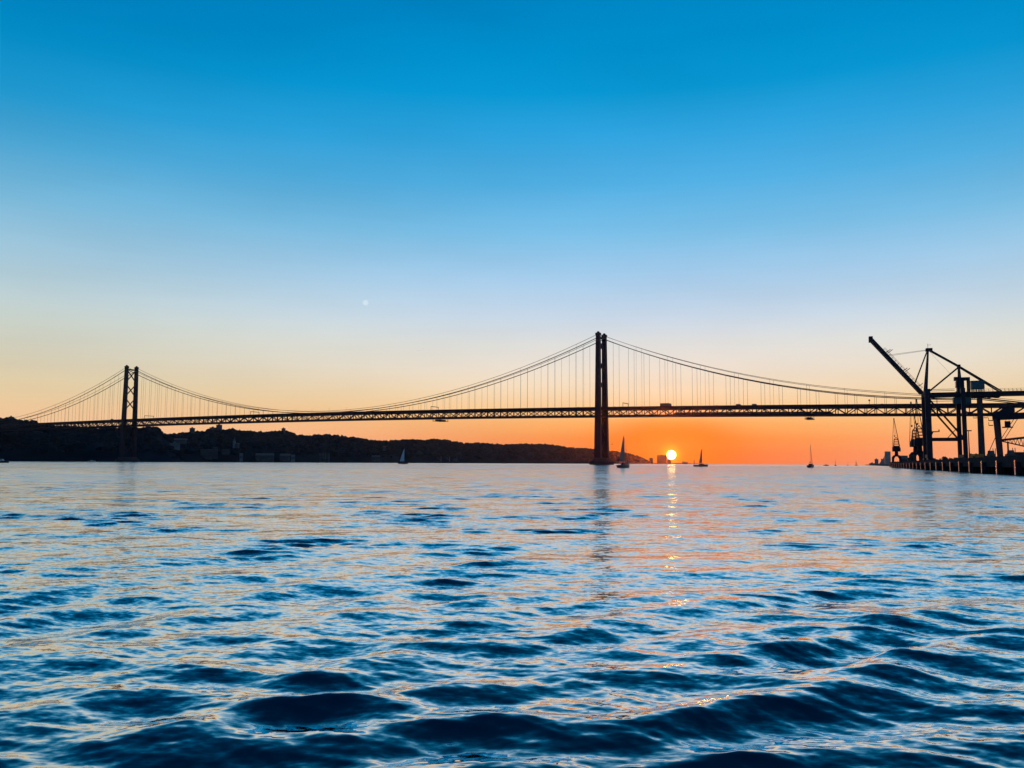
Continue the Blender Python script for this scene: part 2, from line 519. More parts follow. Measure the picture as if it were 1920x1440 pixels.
    tag(o, 'choppy blue river water reflecting the sunset sky', kind='structure')


build_water()

# ------------------------------------------------------------------ hills of the far bank
HILL1 = [(-420, 812), (-250, 800), (-120, 790), (-40, 786), (0, 785), (14, 784), (25, 784), (35, 788), (50, 788), (72, 792), (90, 798), (140, 801), (200, 802),
         (250, 802), (288, 800), (297, 802), (301, 808), (307, 815), (318, 822), (330, 836), (345, 858), (352, 868)]
HILL2 = [(230, 812), (290, 809), (312, 816), (330, 814), (345, 812), (356, 811), (380, 808), (395, 805), (410, 805), (420, 808), (432, 805), (450, 808), (480, 809),
         (500, 811), (515, 809), (530, 808), (545, 810), (553, 816), (575, 817), (590, 816), (610, 815), (640, 818), (660, 821), (680, 823), (690, 826), (740, 826),
         (765, 825), (800, 826), (810, 824), (830, 824), (845, 827), (862, 830), (868, 833), (880, 831), (900, 831), (920, 833), (960, 833), (1000, 833), (1020, 833),
         (1030, 834), (1050, 837), (1070, 840), (1110, 842), (1150, 846), (1175, 850), (1190, 854), (1205, 859), (1215, 864), (1225, 868), (1232, 871)]


def interp(tab, x):
    t = np.array(tab, float)
    return np.interp(x, t[:, 0], t[:, 1])


def make_hill(profile, shore_tab, depth_tab, px0, px1, ncol, tree_h, ntrees, seed, label):
    px = np.linspace(px0, px1, ncol)
    us = np.concatenate([np.linspace(-0.03, 1.0, 16), np.linspace(1.15, 2.2, 7)])
    V = np.zeros((len(us), ncol, 3))
    surf = {}
    for i, x in enumerate(px):
        ys = interp(shore_tab, x); yd = interp(depth_tab, x)
        yt = ys + yd
        top = at_y(x, interp(profile, x), yt)
        zr = max(top[2] - tree_h * (yt / 2200.0) ** 0.5 * 0.55, 0.5)
        rx = top[0] / top[1]
        for j, u in enumerate(us):
            yy = ys + yd * u
            if u <= 1:
                f = max(u, 0) ** 0.62
                f = f * (1 - 0.22 * math.sin(max(u, 0) * math.pi) * vnoise(np.array([x / 40.0]), np.array([u * 3.0]), seed)[0])
            else:
                f = 1.0 - 0.35 * (u - 1.0)
            z = zr * f + (-2.5 if u < 0 else 0)
            V[j, i] = (rx * yy, yy, z)
    V[..., 2] += (vnoise(V[..., 0] / 60, V[..., 1] / 60, seed + 1) - 0.5) * 6 * (us[:, None] > 0.1) * (us[:, None] < 0.98)
    nj = len(us)
    i = np.arange(nj - 1)[:, None] * ncol; j = np.arange(ncol - 1)[None, :]
    faces = np.stack([i + j, i + j + 1, i + ncol + j + 1, i + ncol + j], -1).reshape(-1, 4)
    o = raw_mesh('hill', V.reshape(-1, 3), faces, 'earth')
    tag(o, label, kind='structure')
    # woodland: low crowns that break up slope and skyline
    g = np.random.default_rng(seed + 9)
    base = []
    for a in range(6):
        base.append((math.cos(a * 1.0472), math.sin(a * 1.0472), 0.15))
    for a in range(5):
        base.append((0.72 * math.cos(a * 1.2566 + .4), 0.72 * math.sin(a * 1.2566 + .4), 0.72))
    base.append((0, 0, 1.0))
    base = np.array(base)
    tri = []
    for a in range(6):
        tri.append((a, (a + 1) % 6, 6 + (a * 5 // 6)))
    for a in range(5):
        tri.append((6 + a, ((a + 1) * 6 + 4) // 5 % 6, 6 + (a + 1) % 5))
        tri.append((6 + a, 6 + (a + 1) % 5, 11))
    tri = np.array(tri)
    ci = g.random(ntrees) * (ncol - 1)
    uj = np.where(g.random(ntrees) < 0.45, g.normal(1.0, 0.05, ntrees), g.random(ntrees) * 0.95 + 0.08)
    jj = np.interp(uj, us, np.arange(nj))
    c0 = np.floor(ci).astype(int); j0 = np.minimum(np.floor(jj).astype(int), nj - 2)
    fc = (ci - c0)[:, None]; fj = (jj - j0)[:, None]
    P = (V[j0, c0] * (1 - fc) + V[j0, c0 + 1] * fc) * (1 - fj) + (V[j0 + 1, c0] * (1 - fc) + V[j0 + 1, c0 + 1] * fc) * fj
    keep = P[:, 2] > 4
    P = P[keep]; n = len(P)
    dist = np.sqrt(P[:, 1] / 2200.0)
    hh = tree_h * (0.35 + 0.75 * g.random(n) ** 1.6) * dist
    ww = hh * (0.6 + 0.7 * g.random(n))
    jit = 1 + 0.5 * (g.random((n, 12, 3)) - 0.5)
    vv = base[None] * jit
    vv = vv * np.stack([ww, ww, hh], -1)[:, None, :] + P[:, None, :] + np.array([0, 0, -1.0])
    ff = (tri[None] + np.arange(n)[:, None, None] * 12).reshape(-1, 3)
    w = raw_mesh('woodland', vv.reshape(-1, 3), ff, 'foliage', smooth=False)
    tag(w, label.split(' rising')[0].replace('hill', 'hill') + ': dense dark trees and scrub covering it', kind='stuff')
    return px, us, V


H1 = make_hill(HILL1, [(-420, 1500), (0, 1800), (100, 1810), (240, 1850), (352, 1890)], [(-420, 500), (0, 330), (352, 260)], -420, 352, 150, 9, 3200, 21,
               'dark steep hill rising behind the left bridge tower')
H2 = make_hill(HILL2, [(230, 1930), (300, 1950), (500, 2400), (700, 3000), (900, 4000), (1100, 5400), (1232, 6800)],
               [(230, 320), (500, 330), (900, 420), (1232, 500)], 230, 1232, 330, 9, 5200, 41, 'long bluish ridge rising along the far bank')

# low spit far out under the sun, and the right-hand river bank
mb = MB()
pts_ = [at_y(x, 868, 8600) for x in (1205, 1225, 1260, 1300, 1345)]
rings = []
for p, z in zip(pts_, (4, 9, 12, 8, 1)):
    rings.append([(p[0], p[1] - 160, -2), (p[0], p[1] - 60, z), (p[0], p[1] + 300, z), (p[0], p[1] + 400, -2)])
mb.loft(rings)
tag(mb.build('headland', 'land'), 'low hazy spit of land far out below the sun', kind='structure')

QA = np.array([101.26, 173.445]); QB = np.array([283.756, 656.998])
qd = (QB - QA) / np.linalg.norm(QB - QA)            # along the quay, away from the viewer
qn = np.array([qd[1], -qd[0]])                       # landward
QLEN = float(np.linalg.norm(QB - QA))
QZ = 3.8
mb = MB()
poly = [QB + qn * 26 + qd * 2, QB + qn * 30 + qd * 120, np.array([640, 1500.]), np.array([1075, 2620.]), np.array([1900, 4700.]), np.array([5200, 4700.]), np.array([3200, 300.]),
        QA + qn * 60 - qd * 120, QA + qn * 26 - qd * 120]
mb.prism([tuple(p) for p in poly], 'z', -3, 2.8)
tag(mb.build('riverbank', 'land'), 'flat built-up right bank behind the quay', kind='structure')

# ------------------------------------------------------------------ the suspension bridge
BA = -0.49123
BN = np.array([130.0, 1261.0])
bd = np.array([math.cos(BA), math.sin(BA)]); bn = np.array([-bd[1], bd[0]])


def bridge_s(px, py, off):
    r = ray(px, py); p0 = BN + bn * off
    t = (p0 @ bn) / (r[:2] @ bn)
    P = r * t + np.array([0, 0, CAM_H])
    return float((P[:2] - BN) @ bd), float(P[2])


_ds = np.array([-1640, -1235, -911, -637, -401, -216, -35, 15, 139, 239, 404, 517, 720.]);
_dz = np.array([77.5, 82.0, 85.4, 86.4, 86.0, 84.8, 83.4, 82.7, 80.9, 79.0, 76.4, 74.2, 70.2])
_pf = np.polyfit(_ds, _dz, 4)


def ztop(s):
    return float(np.polyval(_pf, s))


SAD = 184.0
END_S = 483.0
ZE = 81.0


def main_z(s):
    if -1013 <= s <= 0:
        q = (s + 506.5) / 506.5
        return 85.5 + (SAD - 85.5) * q * q
    x = s if s > 0 else -1013 - s
    if x <= END_S:
        return SAD + (ZE - SAD) * x / END_S - 4 * 25.0 * x * (END_S - x) / END_S ** 2
    return ZE - (x - END_S) * 0.16


def upper_z(s):
    if -1013 <= s <= 0:
        q = abs(s + 506.5) / 506.5
        return main_z(s) + 3.2 + 1.6 * q
    x = s if s > 0 else -1013 - s
    return main_z(s) + 4.8 + 1.4 * math.sin(min(x / END_S, 1) * math.pi) - (2.5 * max(0, x - 380) / 103 if x < 483 else 2.5)


bridge = thing('suspension_bridge', 'long dark red suspension bridge with two braced towers spanning the river', 'bridge', (BN[0], BN[1], 0), BA)
CP = 11.5
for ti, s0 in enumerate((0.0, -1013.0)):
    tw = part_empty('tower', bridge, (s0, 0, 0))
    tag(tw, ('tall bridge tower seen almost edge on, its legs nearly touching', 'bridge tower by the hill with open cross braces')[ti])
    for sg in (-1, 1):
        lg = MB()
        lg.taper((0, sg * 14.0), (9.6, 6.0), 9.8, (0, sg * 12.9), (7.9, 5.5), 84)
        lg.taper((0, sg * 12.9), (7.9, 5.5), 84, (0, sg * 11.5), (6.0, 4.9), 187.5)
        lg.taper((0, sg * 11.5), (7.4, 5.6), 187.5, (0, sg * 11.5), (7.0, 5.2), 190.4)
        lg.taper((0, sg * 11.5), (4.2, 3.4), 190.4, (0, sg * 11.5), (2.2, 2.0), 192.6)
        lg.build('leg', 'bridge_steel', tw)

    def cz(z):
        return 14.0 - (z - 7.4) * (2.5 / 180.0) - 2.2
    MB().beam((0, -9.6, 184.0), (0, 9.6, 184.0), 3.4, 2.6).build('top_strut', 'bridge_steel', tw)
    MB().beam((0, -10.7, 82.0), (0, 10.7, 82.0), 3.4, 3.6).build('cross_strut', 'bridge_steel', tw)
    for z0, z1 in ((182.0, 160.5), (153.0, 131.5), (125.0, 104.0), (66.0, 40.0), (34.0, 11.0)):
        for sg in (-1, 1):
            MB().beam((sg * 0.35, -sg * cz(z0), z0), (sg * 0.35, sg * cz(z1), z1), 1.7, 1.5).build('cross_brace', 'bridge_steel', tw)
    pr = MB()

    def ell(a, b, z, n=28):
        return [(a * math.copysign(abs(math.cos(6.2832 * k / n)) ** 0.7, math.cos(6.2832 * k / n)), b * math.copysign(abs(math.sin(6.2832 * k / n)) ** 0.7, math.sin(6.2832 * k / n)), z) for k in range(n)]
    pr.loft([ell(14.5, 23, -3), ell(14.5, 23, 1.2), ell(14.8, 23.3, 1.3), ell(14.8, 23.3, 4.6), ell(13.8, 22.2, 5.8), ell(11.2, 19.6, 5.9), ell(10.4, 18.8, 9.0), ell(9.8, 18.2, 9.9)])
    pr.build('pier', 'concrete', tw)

# deck: roadway box, chords, rail deck, truss
SEG = 23.02 / 2
s_lo, s_hi = -1013 - 52 * SEG, 60 * SEG


def lofted(c0, c1, f0, f1):
    k0, k1 = int(math.floor(s_lo / SEG)), int(math.ceil(s_hi / SEG))
    rings = []
    for k in range(k0, k1 + 1, 2):
        s = k * SEG
        rings.append([(s, c0, f0(s)), (s, c1, f0(s)), (s, c1, f1(s)), (s, c0, f1(s))])
    return MB().loft(rings)


DH = 14.3
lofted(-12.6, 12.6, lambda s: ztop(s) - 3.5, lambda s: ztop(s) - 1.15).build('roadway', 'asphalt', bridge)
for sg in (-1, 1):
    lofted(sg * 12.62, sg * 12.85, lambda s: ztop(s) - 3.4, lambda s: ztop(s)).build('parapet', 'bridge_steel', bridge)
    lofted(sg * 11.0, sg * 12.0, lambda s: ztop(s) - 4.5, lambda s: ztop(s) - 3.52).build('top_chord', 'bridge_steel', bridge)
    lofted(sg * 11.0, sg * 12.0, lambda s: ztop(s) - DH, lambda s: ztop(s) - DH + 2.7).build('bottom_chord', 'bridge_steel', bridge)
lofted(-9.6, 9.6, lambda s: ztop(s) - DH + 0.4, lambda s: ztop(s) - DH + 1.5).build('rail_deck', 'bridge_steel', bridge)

stuffv = MB()
bar = MB().box(-0.5, 0.5, -0.5, 0.5, 0, 1).mesh('truss_bar', 'bridge_steel')


def bar_obj(name, p, q, w, h, parent, me=None):
    p = Vector(p); q = Vector(q); d = q - p
    o = bpy.data.objects.new(name, me or bar); COL.objects.link(o); o.parent = parent
    o.location = p
    o.rotation_euler = d.to_track_quat('Z', 'Y').to_euler()
    o.scale = (w, h, d.length)
    return o


K0, K1 = int(math.ceil(s_lo / SEG)), int(math.floor(s_hi / SEG))
for k in range(K0, K1):
    s, s2 = k * SEG, (k + 1) * SEG
    for sg in (-1, 1):
        c = sg * CP
        zt_, zb_ = ztop(s) - 4.1, ztop(s) - DH + 2.3
        zt2, zb2 = ztop(s2) - 4.1, ztop(s2) - DH + 2.3
        v = ((s, c, zb_), (s, c, zt_))
        d = ((s, c, zb_), (s2, c, zt2)) if k % 2 else ((s, c, zt_), (s2, c, zb2))
        single = -44 <= k <= 53
        if single:
            bar_obj('truss_vertical', v[0], v[1], 1.0, 1.0, bridge)
            bar_obj('truss_diagonal', d[0], d[1], 1.05, 1.05, bridge)
        else:
            stuffv.beam(*v, 1.0); stuffv.beam(*d, 1.05)
tag(stuffv.build('truss_web', 'bridge_steel', bridge), kind='stuff')

# cables
rope = MB().tube([(0, 0, 0), (0, 0, 1)], 1.0, 6).mesh('rope', 'cable')
for sg in (-1, 1):
    for fn, r, nm in ((main_z, 0.58, 'main_cable'), (upper_z, 0.30, 'upper_cable')):
        ss = list(np.arange(-1013 - 483 - 90, -1013, 23.0)) + list(np.linspace(-1013, 0, 61)) + list(np.arange(23.0, 483 + 100, 23.0))
        MB().tube([(s, sg * CP, fn(s)) for s in ss], r, 6).build(nm, 'cable', bridge)
nh = 0
for sg in (-1, 1):
    for k in list(range(1, 21)) + [-i for i in range(1, 44)] + [-44 - i for i in range(1, 21)]:
        s = k * 23.02
        if s < -1013 - 470: continue
        z1 = main_z(s); z0 = ztop(s) - 1.5
        if z1 - z0 > 1.5:
            bar_obj('hanger', (s, sg * CP, z0), (s, sg * CP, z1), 0.17, 0.17, bridge, rope); nh += 1
        if k % 2 == 0 and upper_z(s) - z0 > 1.5:
            bar_obj('upper_hanger', (s + 11.5, sg * CP, z0), (s + 11.5, sg * CP, upper_z(s + 11.5)), 0.13, 0.13, bridge, rope)
# tall end pier under the cable on the right bank, round-headed
ep = part_empty('end_pier', bridge, (END_S, 0, 0))
zt_ = main_z(END_S)
for sg in (-1, 1):
    m_ = MB()
    m_.taper((0, sg * 12.2), (7.2, 4.2), -2, (0, sg * 12.0), (6.0, 3.6), zt_ - 1)
    m_.build('column', 'concrete', ep)
    m_ = MB(); n = 10
    m_.prism([(-3.0, zt_ - 1.0)] + [(-3.0 * math.cos(math.pi * i / n), zt_ + 1.0 + 3.0 * math.sin(math.pi * i / n)) for i in range(n + 1)] + [(3.0, zt_ - 1.0)], 'y', sg * 12.0 - 1.8, sg * 12.0 + 1.8)
    m_.build('cable_saddle', 'concrete', ep)
MB().box(-3.0, 3.0, -10.6, 10.6, 52, 58.5).build('cross_beam', 'concrete', ep)
mp_ = MB().box(-7.5, 7.5, -18.5, -15.9, 57.0, 57.6)
for x in (-7.3, -4, 4, 7.3): mp_.box(x - .12, x + .12, -18.4, -18.2, 57.6, 59)
mp_.box(-7.5, 7.5, -18.4, -18.25, 58.9, 59.05)
mp_.build('platform', 'bridge_steel', ep)


def on_bridge(s, c, z):
    p = BN + bd * s + bn * c
    return (float(p[0]), float(p[1]), float(z))


# lamp-like sign on the deck, portals over the road
def sign_portal(px, label):
    s, _ = bridge_s(px, 770, 0)
    t = thing('sign_portal', label, 'sign portal', on_bridge(s, 0, ztop(s) - 1.15), BA, 'sign portals on the bridge deck')
    for sg in (-1, 1):
        MB().beam((0, sg * 10.6, 0), (0, sg * 10.6, 7.0), 0.55).build('post', 'cable', t)
    MB().beam((0, -10.9, 6.6), (0, 10.9, 6.6), 0.6, 0.9).build('crossbar', 'cable', t)
    return t


sign_portal(280, 'sign portal over the road just right of the tower by the hill')
sign_portal(478, 'sign portal over the road where the cables dip left of midspan')
sign_portal(815, 'sign portal above the maintenance gantry right of midspan')
sign_portal(1173, 'sign portal over the road just right of the tall edge-on tower')
s_, _ = bridge_s(1630, 757, -11)
t = thing('road_sign', 'single dark sign on a post on the bridge deck left of the dock crane boom', 'sign', on_bridge(s_, -10.5, ztop(s_) - 1.15), BA)
MB().beam((0, 0, 0), (0, 0, 5.5), 0.5).build('post', 'cable', t)
MB().prism([(1.1 * math.cos(i * math.pi / 5), 5.9 + 1.2 * math.sin(i * math.pi / 5)) for i in range(10)], 'y', -0.3, 0.0).build('board', 'cable', t)


# maintenance gantries slung under the truss
def gantry(px, L, label, drop):
    s, _ = bridge_s(px, 784, 0)
    zb = ztop(s) - DH
    t = thing('maintenance_gantry', label, 'gantry', on_bridge(s, 0, zb), BA, 'maintenance gantries under the bridge')
    m_ = MB().box(-L / 2, L / 2, -12, 12, -drop - 0.5, -drop)
    m_.build('platform', 'bridge_steel', t)
    for x in (-L / 2 + 1, L / 2 - 1):
        for sg in (-1, 1):
            MB().beam((x, sg * 11.4, -drop), (x, sg * 11.4, -0.02), 0.5).build('hanger_arm', 'bridge_steel', t)
    for sg in (-1, 1):
        m_ = MB().box(-L / 2, L / 2, sg * 11.9 - .08, sg * 11.9 + .08, -drop + 1.0, -drop + 1.15)
        for x in np.linspace(-L / 2 + .2, L / 2 - .2, 7): m_.box(x - .07, x + .07, sg * 11.9 - .07, sg * 11.9 + .07, -drop, -drop + 1.0)
        m_.build('railing', 'bridge_steel', t)
    MB().box(-L * 0.32, L * 0.34, -8, 8, -drop, -drop + 2.2).build('cabin', 'bridge_steel', t)


gantry(826, 15, 'maintenance gantry slung under the bridge between midspan and the tall tower', 3.4)
gantry(1518, 9, 'maintenance gantry slung under the bridge below the train front', 3.8)


# road traffic: roofs over the parapet
def road_vehicle(px, lane, kind, label, group=None):
    s, _ = bridge_s(px, 770, lane)
    z = ztop(s) - 1.15
    nm = {'lorry': 'lorry', 'van': 'van', 'car': 'car'}[kind]
    t = thing(nm, label, {'lorry': 'lorry', 'van': 'van', 'car': 'car'}[kind], on_bridge(s, lane, z), BA, group)
    if kind == 'lorry':
        MB().box(-8.2, 4.6, -1.3, 1.3, 1.1, 5.3).build('cargo_box', 'vehicle', t)
        MB().prism([(5.0, 0.8), (7.6, 0.8), (7.6, 2.6), (7.1, 4.6), (5.0, 5.1)], 'y', -1.25, 1.25).build('cab', 'vehicle', t)
        MB().box(-8.0, 7.4, -1.1, 1.1, 0.6, 1.08).build('chassis', 'rubber', t)
        L, ax = 2.4, (-6.5, -5.1, 0.5, 6.2)
    elif kind == 'van':
        MB().prism([(-3.2, 0.5), (3.2, 0.5), (3.2, 1.5), (2.2, 2.9), (-3.2, 3.0)], 'y', -1.1, 1.1).build('body', 'vehicle', t)
        MB().prism([(2.72, 2.2), (3.0, 1.8), (2.3, 2.78), (2.28, 2.7)], 'y', -0.9, 0.9).build('windscreen', 'glass', t)
        ax = (-2.1, 2.1)
    else:
        MB().prism([(-2.2, 0.35), (2.2, 0.35), (2.2, 0.85), (1.2, 1.0), (0.5, 1.62), (-1.4, 1.66), (-2.1, 1.05)], 'y', -0.9, 0.9).build('body', 'vehicle', t)
        MB().prism([(1.2, 1.05), (0.55, 1.6), (0.6, 1.63), (1.25, 1.06)], 'y', -0.75, 0.75).build('windscreen', 'glass', t)
        ax = (-1.4, 1.4)
    for x in ax:
        for sg in (-1, 1):
            r = 0.5 if kind == 'lorry' else 0.34
            yy = sg * (1.1 if kind == 'lorry' else 0.8)
            MB().prism([(x + r * math.cos(i * math.pi / 4), r + r * math.sin(i * math.pi / 4)) for i in range(8)], 'y', yy - .12, yy + .12).build('wheel', 'rubber', t)


road_vehicle(1249, -8.6, 'lorry', 'big dark box lorry on the bridge deck above the setting sun')
road_vehicle(211, -8.6, 'van', 'dark high van on the bridge deck just left of the tower by the hill', 'vehicles on the bridge deck')
road_vehicle(1415, -8.6, 'van', 'dark van on the bridge deck a little above the small sailboat right of the sun', 'vehicles on the bridge deck')
road_vehicle(1385, -8.6, 'van', 'second dark van on the bridge deck right of the lorry', 'vehicles on the bridge deck')
for px, lab in ((432, 'car roof on the bridge deck left of the sign portal where the cables dip'), (655, 'car roof on the bridge deck above the middle of the ridge'),
                (868, 'car roof on the bridge deck just right of the gantry near midspan'), (930, 'car roof on the bridge deck between gantry and tall tower'),
                (1000, 'second car roof left of the tall edge-on tower'), (1085, 'car roof on the bridge deck nearest left of the tall edge-on tower'),
                (1153, 'car roof on the bridge deck between the tall tower and its sign portal'), (1190, 'car roof just right of the sign portal by the tall tower'),
                (1220, 'car roof on the bridge deck close behind the box lorry'), (1284, 'car roof on the bridge deck close right of the box lorry'),
                (1345, 'car roof on the bridge deck midway between lorry and vans'), (1470, 'car roof on the bridge deck above the train, first right of the vans'),
                (1655, 'car roof on the bridge deck just right of the single sign')):
    road_vehicle(px, -8.6 if px % 2 else -5.2, 'car', lab, 'vehicles on the bridge deck')

for px, lab in ((553, 'slim lamp post on the bridge deck, first of four near the lowest cables'), (585, 'slim lamp post on the bridge deck, second of four near the lowest cables'),
                (617, 'slim lamp post on the bridge deck, third of four near the lowest cables'), (649, 'slim lamp post on the bridge deck, last of four near the lowest cables')):
    s_, _ = bridge_s(px, 770, -11)
    t = thing('lamp_post', lab, 'lamp post', on_bridge(s_, -11.0, ztop(s_) - 1.15), BA, 'lamp posts on the bridge deck')
    MB().tube([(0, 0, 0), (0, 0, 8.2)], 0.16, 6, 0.1).build('pole', 'cable', t)
    MB().beam((0, 0, 8.1), (0, 1.9, 8.5), 0.18).build('lamp_arm', 'cable', t)

# train on the lower deck
s0, _ = bridge_s(1262, 776, -5); s1, _ = bridge_s(1563, 776, -5)
ncar = 8
clen = (s1 - s0) / ncar
t = thing('train', 'dark commuter train of eight coaches inside the bridge truss', 'train', on_bridge((s0 + s1) / 2, -5, ztop((s0 + s1) / 2) - DH + 1.5), BA)
zm0 = ztop((s0 + s1) / 2)
for i in range(ncar):
    a = s0 + clen * i + 0.35; b = s0 + clen * (i + 1) - 0.35
    off = (s0 + s1) / 2
    za, zb = ztop(a) - zm0, ztop(b) - zm0
    cab = i == ncar - 1
    tail = i == 0
    prof = [(-1.45, 0.5), (1.45, 0.5), (1.45, 3.5), (0.9, 4.3), (-0.9, 4.3), (-1.45, 3.5)]
    rings = []
    st = ([(0, 1)] if not tail else [(0, 0.45), (0.12, 1)]) + ([(1, 1)] if not cab else [(0.86, 1), (1, 0.35)])
    for f, k in st:
        x = a + (b - a) * f - off; zz = za + (zb - za) * f
        rings.append([(x, y, zz + (0.5 + (z - 0.5) * k)) for y, z in prof])
    coach = MB().loft(rings).build('coach', 'train', t)
    for wx in np.linspace(0.16, 0.80, 6):
        x = a + (b - a) * wx - off; zz = za + (zb - za) * wx
        MB().box(x - 1.2, x + 1.2, -1.49, -1.44, zz + 2.2, zz + 3.1).build('window', 'glass', coach)

# ------------------------------------------------------------------ sailing boats and ships


def sailboat(name, px, py, mast_px, length, yaw, label, main=True, jib=False, lean=0.0, hull='hull_dark', bimini=False, furled=False, group='sailing boats on the river', sail_w=0.32, base=None, cloth='sail'):
    p = on_z(px, py) if base is None else at_y(px, py, base)
    if base is not None: p[2] = 0.0
    d = p[1]
    H = mast_px * d / F
    L = length
    t = thing(name, label, 'sailboat', (p[0], p[1], 0.0), yaw, group)
    t.rotation_euler = (lean, 0, yaw)
    st = [(-0.5, 0.62, 0.55), (-0.35, 0.85, 0.56), (-0.1, 1.0, 0.58), (0.15, 0.9, 0.62), (0.35, 0.55, 0.68), (0.5, 0.05, 0.76)]
    bw = L * 0.16; fb = L * 0.115
    rings = []
    for u, w, f in st:
        x = u * L; w = bw * w; z = fb * f / 0.58
        rings.append([(x, -w, z), (x, -w * 0.92, z * 0.45), (x * 0.96, -w * 0.5, -0.35), (x * 0.96, w * 0.5, -0.35), (x, w * 0.92, z * 0.45), (x, w, z)])
    MB().loft(rings).build('hull', hull, t)
    MB().prism([(-0.12 * L, fb * 0.98), (0.26 * L, fb * 1.12), (0.18 * L, fb * 1.5), (-0.1 * L, fb * 1.65)], 'y', -bw * 0.5, bw * 0.5).build('cabin', 'hull_white' if hull == 'hull_white' else hull, t)
    mx = 0.10 * L
    MB().tube([(mx, 0, fb), (mx - 0.004 * H, 0, H)], 0.011 * H * 0.6, 6, 0.006 * H * 0.7).build('mast', 'mast', t)
    bz = fb * 2.1
    MB().tube([(mx, 0, bz), (mx - 0.42 * L, 0, bz + 0.05)], 0.09, 6).build('boom', 'mast', t)
    if main:
        n = 9; rg = []
        a_ = []; c_ = []
        for i in range(n):
            f = i / (n - 1)
            z = bz + 0.15 + (H * 0.975 - bz) * f
            w = 0.40 * L * (1 - f) ** 0.85 * (sail_w / 0.32) + 0.12
            rowl = [(mx - 0.1 - w * k, (0.10 * w * math.sin(math.pi * k)) * (1 - f * .4), z) for k in (0, .33, .66, 1)]
            rg.append(rowl)
        sm = MB()
        for side in (0, 0.03):
            o0 = len(sm.v)
            sm.v.extend([(x, y + side, z) for row in rg for x, y, z in row])
            for i in range(n - 1):
                for k in range(3):
                    q = o0 + i * 4 + k
                    sm.f.append((q, q + 1, q + 5, q + 4))
        sm.build('mainsail', cloth, t)
    else:
        MB().tube([(mx - 0.1, 0, bz + 0.28), (mx - 0.4 * L, 0, bz + 0.24)], 0.2, 6, 0.13).build('furled_sail', 'canvas', t)
    if furled or jib:
        MB().tube([(0.48 * L, 0, fb * 1.35), (mx + 0.1, 0, H * 0.93)], 0.16 if furled else 0.05, 6, 0.05).build('forestay', 'mast', t)
    MB().tube([(-0.49 * L, 0, fb * 1.1), (mx, 0, H * 0.985)], 0.025, 4).build('backstay', 'mast', t)
    if bimini:
        MB().box(-0.47 * L, -0.22 * L, -bw * 0.7, bw * 0.7, fb * 2.5, fb * 2.62).build('bimini', 'canvas', t)
        for x in (-0.45, -0.24):
            for sg in (-1, 1):
                MB().tube([(x * L, sg * bw * 0.62, fb), (x * L, sg * bw * 0.66, fb * 2.5)], 0.05, 5).build('bimini_post', 'mast', t)
        for sg in (-1, 1):
            m_ = MB().tube([(-0.49 * L, sg * bw * 0.6, fb * 1.9), (0.3 * L, sg * bw * 0.75, fb * 1.95), (0.49 * L, sg * 0.1, fb * 2.2)], 0.035, 4)
            for x in np.linspace(-0.46, 0.4, 6): m_.tube([(x * L, sg * bw * (0.7 if x < .2 else .5), fb), (x * L, sg * bw * (0.7 if x < .2 else .6), fb * 1.95)], 0.03, 4)
            m_.build('guard_rail', 'mast', t)
    return t


sailboat('sailboat', 1170, 877, 61, 12.0, math.radians(58), 'largest sailboat, pale mainsail up, canopy aft, right of the tall bridge tower', main=True, bimini=True, furled=True, lean=-0.03, sail_w=0.40)
sailboat('sailboat', 1314, 874.3, 33, 11.0, math.radians(10), 'small dark sailboat with narrow sail just right of the setting sun', main=True, sail_w=0.16, base=650)
sailboat('sailboat', 1520, 876.2, 44, 13.0, math.radians(62), 'dark sailboat with bare leaning mast under the right of the bridge span', main=False, lean=0.0, bimini=False, furled=True, base=560)
sailboat('sailboat', 1566.5, 873.6, 15, 10.0, math.radians(75), 'small distant sailboat with sail up right of the bare-masted one', main=True, sail_w=0.25, base=1450)
sailboat('sailboat', 1589.5, 872.8, 9.5, 10.5, math.radians(70), 'tiny hazy sailboat, left one of the last two before the monument', main=True, sail_w=0.16, base=2300)
sailboat('sailboat', 1605.5, 872.8, 10, 10.5, math.radians(110), 'tiny hazy sailboat nearest to the monument', main=True, sail_w=0.2, base=2300)
sailboat('sailboat', 756, 867.3, 29, 13.5, math.radians(12), 'white sailboat with broad sail in front of the ridge left of midriver', main=True, sail_w=0.34, hull='hull_dark', base=1150, cloth='sail_white_lit')


def motorboat(px, py, dist, L, label, yaw, dark=True):
    p = at_y(px, py, dist)
    t = thing('motorboat', label, 'motorboat', (p[0], p[1], 0), yaw, 'motorboats on the river')
    rings = []
    for u, w, z in ((-0.5, 0.8, 0.9), (0, 1, 0.95), (0.3, 0.7, 1.15), (0.5, 0.06, 1.4)):
        k = L / 8
        rings.append([(u * L, -w * 1.4 * k, z * k), (u * L, -w * 0.8 * k, -0.3), (u * L, w * 0.8 * k, -0.3), (u * L, w * 1.4 * k, z * k)])
    MB().loft(rings).build('hull', 'hull_dark' if dark else 'hull_white', t)
    MB().prism([(-0.2 * L, 0.11 * L), (0.2 * L, 0.12 * L), (0.08 * L, 0.25 * L), (-0.18 * L, 0.25 * L)], 'y', -0.1 * L, 0.1 * L).build('cabin', 'hull_white', t)
    MB().box(-0.16 * L, 0.1 * L, -0.104 * L, 0.104 * L, 0.18 * L, 0.22 * L).build('window', 'glass', t)


motorboat(2, 867.5, 700, 12, 'dark motorboat cut off by the picture edge below the hill', 0.1)
motorboat(172, 864, 1650, 13, 'small pale motorboat close to the shore left of the hill tower', 0.2, False)
motorboat(1549, 872.6, 1500, 9, 'low hazy motorboat between two sailboats under the right span', 0.0)
motorboat(945, 866.8, 2500, 10, 'dark speck of a motorboat in front of the right part of the ridge', 0.1)

